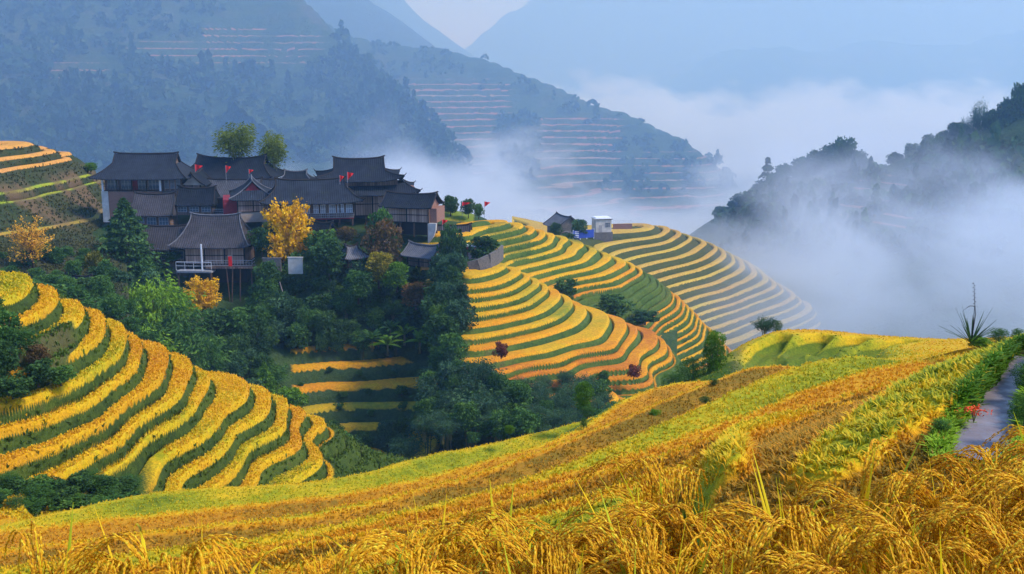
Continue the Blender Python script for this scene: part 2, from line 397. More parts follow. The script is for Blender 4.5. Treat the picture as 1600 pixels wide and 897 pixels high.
def fn4(X, Y, h):
    h = h+.25*fbm(X*.12, Y*.12, 31, 2)
    z = h+.1*fbm(X*.8, Y*.8, 32)-.1
    m = np.ones_like(z); hu = .42+.22*fbm(X*.12, Y*.12, 2)
    for A_ in ARCW:
        d = pdist(X, Y, A_); g_ = sst(1.3, .3, d); z = z-.9*g_; m = m*(1-sst(1.0, .5, d)); hu = hu+.0*d-.16*sst(2.6, 1.2, d)
    lim = sst(.226, .214, X/Y+.002*(Y-60))
    pk = np.exp(-((X/Y-.212)/.006)**2)*sst(68, 64, Y)
    return z, m, hu*(1-lim)+.03*lim, .45*pk
F4, O4 = hill('rice_knoll', 'smooth rounded knoll of ripe rice terraces behind the slope at the right', p4, (1040, 1760, 1.5, 47, 104, .12, .2), fn4, M_H5, c=3, lam=.5)

# ---------------------------------------------------------------- A: terraced spur below the village
L_A = {0: [(736, 430), (781, 419), (796, 413), (789, 407)], 1: [(735, 445), (787, 433), (801, 425), (800, 414)], 2: [(735, 458), (787, 448), (806, 437)], 3: [(735, 470), (796, 462), (819, 448), (820, 432)],
       4: [(735, 485), (801, 477), (830, 462), (838, 448), (832, 437)], 5: [(738, 503), (816, 488), (851, 471), (859, 456), (850, 446)], 6: [(700, 522), (732, 516), (816, 504), (862, 488), (880, 471), (868, 456)],
       7: [(736, 535), (816, 522), (874, 506), (900, 485), (890, 470)], 8: [(740, 556), (796, 549), (862, 535), (909, 514), (926, 497), (913, 482)], 9: [(780, 574), (856, 559), (920, 538), (949, 520), (954, 503), (938, 491)],
       10: [(800, 600), (812, 597), (906, 579), (962, 556), (977, 537), (975, 515), (960, 500)], 11: [(830, 615), (930, 596), (981, 565), (1004, 530), (990, 510)], 12: [(850, 640), (960, 612), (1005, 575), (1028, 541), (1015, 520)], 13: [(980, 620), (1011, 598), (1050, 567), (1040, 536)], 15: [(1000, 650), (1050, 600), (1070, 575), (1062, 556)]}
pA = []
for n, L in L_A.items(): pA += lev(-29.3-1.0*n, L)
cA = [pA[i] for i in np.cumsum([len(L) for L in L_A.values()])-1]
pA += behind(cA, 12, 9)+behind(cA, 40, 34)
pA += lev(-29.3, [(712, 434)])+lev(-32.3, [(708, 474)])+lev(-34.3, [(708, 507)])+lev(-36.3, [(708, 539)])+lev(-37.3, [(708, 560)])
pA += [(q[0]-5, q[1]+2, q[2]-6) for q in lev(-29.3, [(712, 434)])+lev(-34.3, [(708, 507)])+lev(-37.3, [(708, 560)])]
pA += uvY([(740, 620, 133), (850, 660, 134), (950, 660, 140), (1050, 650, 150), (1100, 640, 165), (740, 690, 122)])
def warp(X, Y, s, a, f): return a*fbm(X*f, Y*f, s, 3)
def fnA(X, Y, h):
    h = uneven(h+warp(X, Y, 51, .8, .05), 1.0, 5)
    z, m, k = terrace(h+29.3-.1, 1.0, a=.88+.12*fbm(X*.06, Y*.06, 52), c=.72+.3*fbm(X*.1, Y*.1, 53), e1=.22, e2=.05)
    z = z-29.2
    kk = -k
    hu = .42+.10*(bandcol(k, 4, -1, 1))+sst(7, 12, kk)*.24+.5*fbm(X*.07, Y*.07, 6)
    green = sst(.02, .10, fbm(X*.05+9, Y*.05, 77, 2))*sst(11, 13, kk)*.7
    m = m*(1-sst(-43.2, -44, h))*(1-.0*green)
    hu = hu*(1-sst(1.0, .2, np.abs(kk-0)))+.05*sst(1.0, .2, np.abs(kk-0))
    return z, m, hu, 0*X
FA, OA = hill('terraced_spur', 'bright golden rice terraces curving round the spur below the village', pA, (702, 1180, 1.0, 130, 232, .17, .3), fnA, M_A, c=4, lam=1.5)

# ---------------------------------------------------------------- B: second spur behind it
L_B = {0: [(717, 362), (771, 349), (764, 343)], 1: [(752, 369), (788, 355), (780, 347)], 2: [(764, 373), (809, 361), (797, 350)], 3: [(783, 383), (836, 371), (815, 356)], 4: [(784, 393), (845, 375), (838, 361)],
       6: [(796, 413), (850, 400), (883, 384), (868, 369)], 7: [(812, 426), (870, 410), (904, 393), (890, 377)], 8: [(868, 425), (932, 401), (915, 386)], 9: [(916, 427), (958, 407), (945, 397)],
       10: [(870, 455), (932, 440), (987, 418), (972, 407)], 14: [(920, 490), (990, 477), (1028, 445), (1015, 430)], 18: [(950, 515), (1016, 509), (1055, 474), (1044, 456)], 22: [(1045, 539), (1088, 493), (1078, 484)], 25: [(1062, 558), (1100, 520), (1102, 508)]}
pB = []
for n, L in L_B.items(): pB += lev(-27.5-1.0*n, L)
cB = [pB[i] for i in np.cumsum([len(L) for L in L_B.values()])-1]
pB += behind(cB, 12, 9)+behind(cB, 45, 40)+uvY([(700, 356, 184), (700, 420, 172), (655, 380, 186), (1060, 600, 190), (1140, 560, 225), (960, 560, 180)])
def fnB(X, Y, h):
    h = uneven(h+warp(X, Y, 91, .8, .045), 1.0, 6)
    z, m, k = terrace(h+27.5, 1.0, a=.80+.16*fbm(X*.06, Y*.06, 92), c=.62, e1=.24, e2=.05)
    z = z-27.5; kk = -k
    hu = .46+.10*bandcol(k, 14, -1, 1)+sst(9, 14, kk)*.2+.5*fbm(X*.06, Y*.06, 16)
    keep = np.clip(1-sst(11.5, 13, kk)+sst(16, 18, kk)*.7, 0, 1)*(1-.5*sst(.10, .16, fbm(X*.06, Y*.08, 177, 2)))
    return z, m*keep, hu, 0*X
FB, OB = hill('second_terraced_spur', 'golden rice terraces on the spur behind the nearest one', pB, (650, 1220, 1.1, 165, 300, .22, .4), fnB, M_A, c=4, lam=1.5)

# ---------------------------------------------------------------- C: third spur, fading into the fog
L_C = {0: [(860, 372), (907, 380), (1004, 352), (985, 348)], 1: [(920, 392), (1029, 360), (1005, 352)], 2: [(950, 398), (1046, 370), (1020, 356)], 3: [(970, 412), (1068, 381), (1045, 363)], 4: [(1000, 421), (1094, 391), (1070, 370)], 5: [(1022, 433), (1114, 406), (1090, 379)],
       7: [(1049, 461), (1116, 440), (1160, 412), (1125, 394)], 8: [(1075, 474), (1127, 457), (1180, 424), (1150, 405)], 10: [(1101, 494), (1161, 478), (1212, 440), (1190, 425)], 11: [(1080, 520), (1127, 508), (1176, 487), (1240, 460), (1210, 441)], 14: [(1130, 560), (1200, 530), (1280, 492), (1262, 478)]}
pC = []
for n, L in L_C.items(): pC += lev(-41-1.6*n, L)
cC = [pC[i] for i in np.cumsum([len(L) for L in L_C.values()])-1]
pC += behind(cC, 16, 10)+behind(cC, 60, 45)+uvY([(880, 363, 275), (820, 362, 275), (930, 355, 282)])+uvY([(850, 355, 320)])
def fnC(X, Y, h):
    h = uneven(h+warp(X, Y, 191, 1.2, .035), 1.3, 7)
    z, m, k = terrace(h+41, 1.3, a=.64+.2*fbm(X*.05, Y*.05, 192), c=.75, e1=.25, e2=.08)
    z = z-41; kk = -k
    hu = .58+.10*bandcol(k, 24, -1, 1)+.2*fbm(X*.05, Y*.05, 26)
    return z, m, hu, 0*X
FC, OC = hill('misty_terraced_spur', 'pale rice terraces on the farthest spur, fading into the fog', pC, (800, 1420, 1.2, 235, 400, .3, .5), fnC, M_C, c=5, lam=2)

# ---------------------------------------------------------------- H2: the village hill and its wooded slope
p2 = uvY([(100, 430, 165), (180, 425, 170), (270, 455, 168), (340, 475, 169), (400, 478, 169), (360, 500, 163), (520, 418, 172), (600, 415, 174), (680, 412, 174), (740, 425, 172),
          (165, 350, 188), (250, 338, 195), (350, 340, 190), (450, 350, 186), (550, 355, 186), (650, 365, 184), (690, 375, 182), (720, 385, 180), (690, 330, 205), (720, 328, 205), (745, 340, 200), (680, 345, 196),
          (200, 480, 158), (300, 485, 160), (400, 490, 162), (500, 490, 164), (600, 490, 166), (700, 500, 165),
          (230, 560, 148), (350, 600, 146), (430, 560, 157), (520, 553, 160), (640, 556, 162),
          (450, 600, 152), (560, 592, 154), (650, 584, 157), (460, 635, 148), (620, 618, 151), (520, 672, 146), (610, 662, 148),
          (560, 712, 140), (700, 680, 140), (850, 650, 146), (450, 700, 138), (1000, 640, 150), (760, 560, 172), (760, 480, 182), (740, 520, 172)])
top2 = uvY([(100, 370, 200), (250, 320, 210), (400, 310, 210), (550, 320, 210), (650, 330, 212), (740, 345, 215)])
p2 += top2+behind(top2, 25, 18)+behind(top2, 60, 50)+uvY([(-50, 440, 160), (-50, 560, 140), (100, 560, 140)])
def fn2(X, Y, h):
    h = h+warp(X, Y, 291, .8, .06)
    s = X/Y
    reg = sst(-.215, -.200, s)*sst(-.062, -.085, s+.012*(h+46))*sst(-41.2, -42.0, h)*sst(-53.5, -52.5, h)
    z, m, k = terrace(h+42.6, 2.0, a=.74, c=1.0, e1=.2, e2=.06)
    z = z-42.6
    z = h*(1-reg)+z*reg
    hu = .45+.25*bandcol(k, 34, -1, 1)+.2*fbm(X*.06, Y*.06, 26)
    lawn = sst(-.085, -.07, s)*sst(-.03, -.04, s)*sst(196, 200, Y)
    return z+.5*fbm(X*.25, Y*.25, 7)*(1-reg), np.clip(m*reg+lawn*1.0, 0, 1), hu*(1-lawn)+lawn*.0, 0*X
F2, O2 = hill('village_hill', 'dark wooded hill that carries the village', p2, (-120, 1060, 1.6, 128, 262, .35), fn2, M_H2, c=5, lam=1)

# ---------------------------------------------------------------- H0: terraces at the upper left, beyond the village
p0 = uvz([(-60, 226, -14.5), (0, 224, -14.6), (40, 225, -14.7)])
p0 += lev(-14.9, [(-60, 240), (0, 240), (43, 233)])+lev(-16.4, [(-60, 262), (0, 254), (60, 248), (100, 240), (88, 232)])+lev(-18.0, [(-60, 284), (0, 275), (70, 262), (132, 251), (118, 243)])
p0 += lev(-22.0, [(-60, 327), (0, 318), (70, 303), (135, 290), (128, 282)])+lev(-26, [(-60, 368), (0, 362), (80, 352), (150, 340)])
p0 += uvY([(0, 400, 156), (80, 400, 160), (150, 385, 170), (0, 440, 146), (80, 445, 146), (160, 430, 160), (-60, 440, 140), (150, 300, 205), (165, 340, 196), (60, 480, 130), (0, 480, 125), (145, 275, 208), (155, 320, 202), (170, 375, 185), (-60, 500, 118)])
q0 = uvz([(-60, 226, -14.5), (0, 224, -14.6), (60, 228, -15.6), (110, 238, -17.4), (145, 262, -20)])
p0 += behind(q0, 14, 6)+behind(q0, 40, 30)
def fn0(X, Y, h):
    h0 = h+warp(X, Y, 391, .5, .06)
    z, m, k = terrace(h0+18.05, 1.55, a=.80, c=.85, e1=.35, e2=.06)
    z = z-18.05
    reg = sst(-23.2, -22.2, h0); reg = np.where(h0 < -18.2, reg*sst(1.5, .2, np.abs(h0+21.3)), reg)
    z = h0*(1-reg)+z*reg
    hu = np.where(h0 > -18.1, .68, .10)+.15*fbm(X*.06, Y*.06, 26)
    path = sst(.30, .12, np.abs(h0+26.2))
    return z, np.clip(m*reg+path*.8, 0, 1), np.where(path > .2, .35, hu), np.clip(path*.3+.85*sst(-28.5, -24.5, h0)*sst(-18.6, -20, h0)*sst(-.12, .10, fbm(X*.09, Y*.2, 55)), 0, 1)
F0, O0 = hill('upper_terraces', 'peach coloured rice terraces at the upper left beyond the village', p0, (-120, 200, 1.2, 112, 262, .28), fn0, M_H0, c=3, lam=1)
# ================================================================ mountains
def grow(P, s): return [(q[0]*s, q[1]*s, q[2]*s) for q in P]
def mount(name, label, pts, fanargs, fn, mat, c=30, lam=5):
    f, o = hill(name, label, pts, fanargs, fn, mat, c, lam); o['category'] = 'mountain'; return f, o
p = uvY([(-200, -300, 620), (0, -250, 620), (200, -180, 620), (350, -90, 600), (450, -30, 580), (500, 10, 570), (530, 62, 560), (560, 85, 552), (600, 122, 540), (650, 162, 520), (690, 195, 500), (720, 240, 480), (745, 300, 470)])
cm = p[:]
p += uvY([(-200, 0, 520), (0, 0, 520), (0, 100, 470), (0, 200, 420), (0, 300, 380), (200, 0, 540), (200, 100, 485), (200, 200, 430), (200, 300, 380), (400, 50, 550), (400, 150, 480), (400, 250, 420), (400, 320, 380), (550, 150, 510), (550, 250, 440), (640, 320, 400), (-200, 200, 420), (-200, 320, 370), (300, 60, 530), (480, 110, 520)])
p += behind(cm, 60, 45)+behind(cm, 200, 170)
def box_(X, Y, h, u0, u1, z0, z1, s=.008):
    b = X/Y; a0, a1 = (u0-800)/F/CP, (u1-800)/F/CP
    return sst(a0-s, a0+s, b)*sst(a1+s, a1-s, b)*sst(z0-2, z0+2, h)*sst(z1+2, z1-2, h)
def fnM1(X, Y, h):
    h = h+16*fbm(X*.012, Y*.012, 401, 4)+5*fbm(X*.05, Y*.05, 402, 3)
    z, m, k = terrace(h, 4.6, a=.42, c=.6, e1=.2, e2=.1)
    reg = np.zeros_like(h)
    for (u0, u1, v0, v1, Y0) in ((80, 200, 95, 120, 480), (195, 250, 66, 84, 505), (335, 440, 40, 100, 535), (440, 520, 48, 82, 540), (240, 330, 62, 92, 520), (300, 500, 86, 100, 520)):
        za = at(0, v1, Y0*1.45).z; zb = at(0, v0, Y0*1.45).z
        reg = np.maximum(reg, box_(X, Y, h, u0, u1, za, zb))
    w_ = sst(0, .2, fbm(X*.02, Y*.02, 405, 3)+.12)
    broad = .42*sst(-.06, .10, fbm(X*.008, Y*.008, 409, 3))
    return h*.35+z*.65, m*np.maximum(reg*(.75+.25*w_), broad), .5+.3*bandcol(k, 6, -1, 1)+.3*fbm(X*.01, Y*.01, 3), 0*X
FM1, OM1 = mount('wooded_mountain', 'blue hazed wooded mountainside with faint terraces rising behind the village', grow(p, 1.45), (-160, 800, 2.0, 500, 1100, 1.6, 2.8), fnM1, M_MT)

p = uvY([(400, -60, 920), (450, -20, 900), (500, 28, 890), (530, 52, 880), (560, 66, 875), (640, 76, 860), (690, 84, 850), (750, 92, 840), (800, 108, 828), (850, 128, 814), (890, 150, 800), (940, 172, 780), (1000, 190, 760), (1070, 222, 730), (1130, 255, 700), (1160, 285, 680), (1185, 330, 670)])
cm = p[:]
p += uvY([(560, 150, 780), (560, 250, 660), (640, 150, 760), (640, 250, 650), (640, 330, 560), (750, 150, 755), (750, 250, 650), (750, 330, 560), (850, 200, 725), (850, 300, 620), (950, 235, 700), (950, 310, 620), (1050, 270, 670), (1050, 330, 600), (1150, 340, 610)])
p += behind(cm, 70, 55)+behind(cm, 240, 200)
def fnM2(X, Y, h):
    h = h+14*fbm(X*.010, Y*.010, 501, 4)+4*fbm(X*.05, Y*.05, 502, 3)
    z, m, k = terrace(h, 4.2, a=.46, c=.9, e1=.2, e2=.1)
    reg = box_(X, Y, h, 640, 800, -85, -12)*1.0
    reg = np.maximum(reg, box_(X, Y, h, 800, 970, -92, -40)); reg = np.maximum(reg, box_(X, Y, h, 980, 1130, -96, -62)*.8)
    reg = reg*(1-box_(X, Y, h, 775, 838, -92, -40)); fa = .25*sst(-10, 30, h)
    return z*.8+h*.2, m*np.maximum(reg, fa*.6), .75+.3*bandcol(k, 6, -1, 1)+.3*fbm(X*.01, Y*.01, 3), 0*X
FM2, OM2 = mount('terraced_mountain_ridge', 'long blue ridge with pale terrace lines descending into the fog', grow(p, 1.15), (380, 1260, 2.0, 620, 1220, 1.8, 3.4), fnM2, M_MT)

def fnF(seed, amp, fr):
    def f(X, Y, h):
        return h+amp*fbm(X*fr, Y*fr, seed, 5), 0*X, .5+0*X, 0*X
    return f
p = uvY([(300, -300, 1700), (400, -200, 1650), (480, -90, 1600), (560, -20, 1520), (600, 18, 1480), (640, 52, 1450), (685, 82, 1400), (720, 118, 1380), (780, 180, 1350)]); cm = p[:]
p += uvY([(480, 40, 1350), (400, 0, 1400), (560, 150, 1150), (700, 200, 1150), (450, 200, 1100)])+behind(cm, 120, 100)+behind(cm, 400, 350)
mount('distant_peak', 'steep pale blue peak rising behind the long ridge', p, (280, 860, 3.5, 1100, 1900, 5, 8), fnF(601, 26, .006), M_FAR, 60)
p = uvY([(500, -200, 2500), (560, -110, 2400), (620, -20, 2320), (650, 15, 2280), (700, 58, 2250), (750, 92, 2200), (800, 135, 2150), (860, 190, 2100)]); cm = p[:]
p += uvY([(600, 100, 2000), (700, 180, 1850), (560, 60, 2100)])+behind(cm, 160, 150)+behind(cm, 600, 500)
mount('distant_far_peak', 'second paler peak sloping down beside the first one', p, (480, 920, 4, 1800, 2900, 8, 12), fnF(611, 40, .004), M_FAR, 80)
p = uvY([(690, 130, 3000), (720, 100, 3000), (745, 72, 3000), (780, 40, 3000), (820, 8, 3000), (880, -50, 3000), (1000, -110, 3100), (1200, -150, 3200), (1500, -200, 3200), (1800, -220, 3200)]); cm = p[:]
p += uvY([(800, 180, 2500), (900, 190, 2200), (1000, 60, 2600), (1200, 50, 2500), (1500, 50, 2500), (1800, 50, 2500), (1200, 200, 1900), (1500, 200, 1900), (1800, 200, 1900)])+behind(cm, 300, 250)+behind(cm, 900, 900)
mount('far_right_mountain', 'huge pale mountain filling the sky at the right', p, (660, 1900, 5, 1850, 3700, 12, 18), fnF(621, 130, .0035), M_FAR, 100)
p = uvY([(930, 205, 1500), (970, 172, 1500), (1010, 140, 1500), (1060, 112, 1500), (1130, 92, 1500), (1200, 100, 1480), (1290, 92, 1450), (1340, 70, 1450), (1400, 62, 1450), (1480, 75, 1450), (1560, 60, 1450), (1700, 20, 1450), (1850, 0, 1450)]); cm = p[:]
p += uvY([(1000, 230, 1250), (1200, 200, 1200), (1400, 190, 1200), (1600, 180, 1200), (1800, 180, 1200), (1300, 240, 1000), (1600, 230, 1000)])+behind(cm, 100, 70)+behind(cm, 350, 300)
mount('middle_right_ridge', 'blue ridge with a rounded shoulder above the fog at the right', grow(p, 1.5), (900, 1900, 4, 1470, 2850, 9, 13), fnF(631, 80, .006), M_MT, 60)

# right hand hill standing in the fog
p = uvY([(1120, 345, 385), (1160, 318, 378), (1190, 300, 372), (1240, 282, 366), (1300, 272, 362), (1350, 275, 360), (1400, 258, 350), (1450, 232, 342), (1500, 215, 334), (1560, 200, 326), (1640, 170, 320), (1760, 130, 320)]); cm = p[:]
p += uvY([(1200, 420, 310), (1300, 300, 338), (1300, 340, 318), (1300, 420, 290), (1400, 300, 325), (1400, 440, 275), (1600, 300, 290), (1600, 440, 250), (1750, 300, 290), (1100, 430, 330), (1150, 600, 250), (1300, 590, 230), (1600, 590, 205), (1800, 590, 200)])+behind(cm, 30, 22)+behind(cm, 90, 80)
def fnR(X, Y, h):
    h = h+2.5*fbm(X*.04, Y*.04, 701, 4)
    z, m, k = terrace(h, 2.0, a=.42, c=.8, e1=.2, e2=.1)
    reg = box_(X, Y, h, 1305, 1420, -44.5, -33.5, .004)
    return h*(1-reg)+z*reg, m*reg, .75+.1*fbm(X*.1, Y*.1, 5), 0*X
FR, OR_ = mount('fog_bound_hill', 'dark tree topped hill standing out of the fog at the right', p, (1000, 1860, 1.8, 150, 470, .6), fnR, M_MT, 8, .1)

# valley floor to the horizon and the ground under the viewer
V = [(-9000, -600, -110), (9000, -600, -110), (9000, 12000, -110), (-9000, 12000, -110)]
o = np_mesh('valley_floor', V, [(0, 1, 2, 3)], plain('valley_green', (.03, .05, .025), nscale=.01), smooth=False); tag(o, 'green valley floor under the fog', 'ground', None, 'structure')
# ================================================================ village
def tile_mat(name, c0, c1):
    t = NT(name); rib = t.attr('rib'); row = t.attr('row'); o = t.obj()
    s1 = t.math('SINE', t.math('MULTIPLY', rib, 2*math.pi/.34)); s2 = t.math('SINE', t.math('MULTIPLY', row, 2*math.pi/.30))
    n = t.noise(.9, 4, o, .6); n2 = t.noise(5, 3, o)
    oi = t.n('ShaderNodeObjectInfo').outputs['Random']; n3 = t.noise(.35, 5, t.geo(), .7)
    f = t.math('ADD', t.math('MULTIPLY', n, .45), t.math('MULTIPLY', n2, .2)); f = t.math('ADD', f, t.math('MULTIPLY', n3, .35)); f = t.math('ADD', f, t.math('MULTIPLY', t.math('SUBTRACT', oi, .5), .35))
    base = t.ramp(f, [(.25, c0), (.55, c1), (.80, tuple(x*1.7 for x in c1))])
    base = t.mix(t.math('MULTIPLY', t.ramp(t.noise(.6, 4, t.geo(), .7), [(.56, (0, 0, 0)), (.70, (1, 1, 1))]), .35), base, (.05, .06, .025))
    k = t.math('ADD', t.math('MULTIPLY', s1, .5), .5)
    c = t.mix(t.math('MULTIPLY', t.math('SUBTRACT', 1, k), .45), base, (.35, .35, .38), 'MULTIPLY')
    t.base(c); t.b.inputs['Roughness'].default_value = .85; t.b.inputs['Specular IOR Level'].default_value = .04
    t.bump(t.math('ADD', k, t.math('MULTIPLY', s2, .18)), .7, .06)
    return t.m
M_TILE = tile_mat('slate_tile', (.009, .012, .018), (.026, .031, .041))
M_TILE2 = tile_mat('brown_slate_tile', (.024, .023, .026), (.058, .053, .056))
M_TILE3 = tile_mat('weathered_tile', (.055, .055, .06), (.12, .12, .13))
def plank_mat(name, c0, c1, w=.42):
    t = NT(name); o = t.obj(); sp = t.n('ShaderNodeSeparateXYZ'); t.l(o, sp.inputs[0])
    xy = t.math('ADD', sp.outputs[0], sp.outputs[1])
    fl = t.math('FLOOR', t.math('DIVIDE', xy, w)); fr = t.math('FRACT', t.math('DIVIDE', xy, w))
    wn = t.n('ShaderNodeTexWhiteNoise'); wn.noise_dimensions = '1D'; t.l(fl, wn.inputs['W'])
    n = t.noise(1.0, 4, t.scaled(o, (3, 3, .6)), .6)
    c = t.ramp(t.math('ADD', t.math('MULTIPLY', wn.outputs[0], .55), t.math('MULTIPLY', n, .45)), [(.2, c0), (.8, c1)])
    gap = t.math('LESS_THAN', fr, .12)
    t.base(t.mix(t.math('MULTIPLY', gap, .7), c, (.02, .015, .012)))
    return t.m
M_WOOD = plank_mat('brown_plank', (.26, .16, .115), (.52, .34, .25))
M_WOOD2 = plank_mat('dark_plank', (.11, .075, .06), (.25, .165, .125))
M_WOOD3 = plank_mat('reddish_plank', (.18, .08, .055), (.36, .17, .12))
def brick_mat(name, a, b, mo, sc=3.2):
    t = NT(name); br = t.n('ShaderNodeTexBrick'); o = t.obj()
    sp = t.n('ShaderNodeSeparateXYZ'); t.l(o, sp.inputs[0]); cb = t.n('ShaderNodeCombineXYZ')
    t.l(t.math('ADD', sp.outputs[0], sp.outputs[1]), cb.inputs[0]); t.l(sp.outputs[2], cb.inputs[1]); t.l(cb.outputs[0], br.inputs['Vector'])
    br.inputs['Scale'].default_value = sc; br.inputs['Color1'].default_value = (*a, 1); br.inputs['Color2'].default_value = (*b, 1); br.inputs['Mortar'].default_value = (*mo, 1)
    br.inputs['Mortar Size'].default_value = .02
    n = t.noise(.8, 4, o); t.base(t.mix(t.math('MULTIPLY', n, .5), br.outputs[0], (.45, .42, .40), 'MULTIPLY'))
    return t.m
M_BRICK = brick_mat('red_brick', (.36, .17, .11), (.28, .13, .09), (.30, .22, .18))
M_STONE = brick_mat('grey_stone', (.22, .20, .18), (.14, .13, .12), (.08, .07, .06), 2.0)
M_PLASTER = plain('plaster', (.50, .47, .42), nscale=.8, var=.3)
M_WHITE = plain('white_paint', (.72, .73, .74), nscale=1.5, var=.15)
M_CREAM = plain('mud_plaster', (.40, .32, .25), nscale=.8, var=.3)
M_PALE = plain('curtained_pane', (.30, .31, .33), nscale=1.5, var=.4)
M_TRIM = plain('ridge_mortar', (.13, .13, .14), nscale=2, var=.4)
M_DARK = plain('dark_timber', (.028, .022, .020), nscale=2)
M_POST = plain('timber_post', (.12, .07, .045), nscale=2)
M_GREYW = plain('grey_timber', (.32, .31, .31), nscale=2)
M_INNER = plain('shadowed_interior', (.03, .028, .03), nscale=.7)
M_RED = plain('red_cloth', (.75, .02, .02), nscale=4, var=.15)
M_MAROON = plain('red_paint', (.22, .02, .03), nscale=2)
M_ORANGE = plain('orange_paint', (.50, .19, .06), nscale=2, var=.35)
M_BLUE = plain('blue_cloth', (.03, .07, .35), nscale=2, var=.3)
t = NT('window_glass'); t.base((.10, .13, .16)); t.b.inputs['Roughness'].default_value = .15; t.b.inputs['Specular IOR Level'].default_value = .6; M_GLASS = t.m

def slab(mb_v, mb_f, rib, row, G, RB, RW, th=.16):
    """adds a grid slab: G (n,m,3) list, RB/RW coords"""
    n, m = len(G), len(G[0]); b = len(mb_v)
    for lay in (0, 1):
        for i in range(n):
            for j in range(m):
                p = G[i][j]; mb_v.append((p[0], p[1], p[2]-th*lay)); rib.append(RB[i][j]); row.append(RW[i][j])
    N = n*m
    ix = lambda i, j, l: b+l*N+i*m+j
    for i in range(n-1):
        for j in range(m-1):
            mb_f.append((ix(i, j, 0), ix(i, j+1, 0), ix(i+1, j+1, 0), ix(i+1, j, 0)))
            mb_f.append((ix(i, j, 1), ix(i+1, j, 1), ix(i+1, j+1, 1), ix(i, j+1, 1)))
    for i in range(n-1):
        mb_f.append((ix(i, 0, 0), ix(i+1, 0, 0), ix(i+1, 0, 1), ix(i, 0, 1))); mb_f.append((ix(i, m-1, 0), ix(i, m-1, 1), ix(i+1, m-1, 1), ix(i+1, m-1, 0)))
    for j in range(m-1):
        mb_f.append((ix(0, j, 0), ix(0, j, 1), ix(0, j+1, 1), ix(0, j+1, 0))); mb_f.append((ix(n-1, j, 0), ix(n-1, j+1, 0), ix(n-1, j+1, 1), ix(n-1, j, 1)))

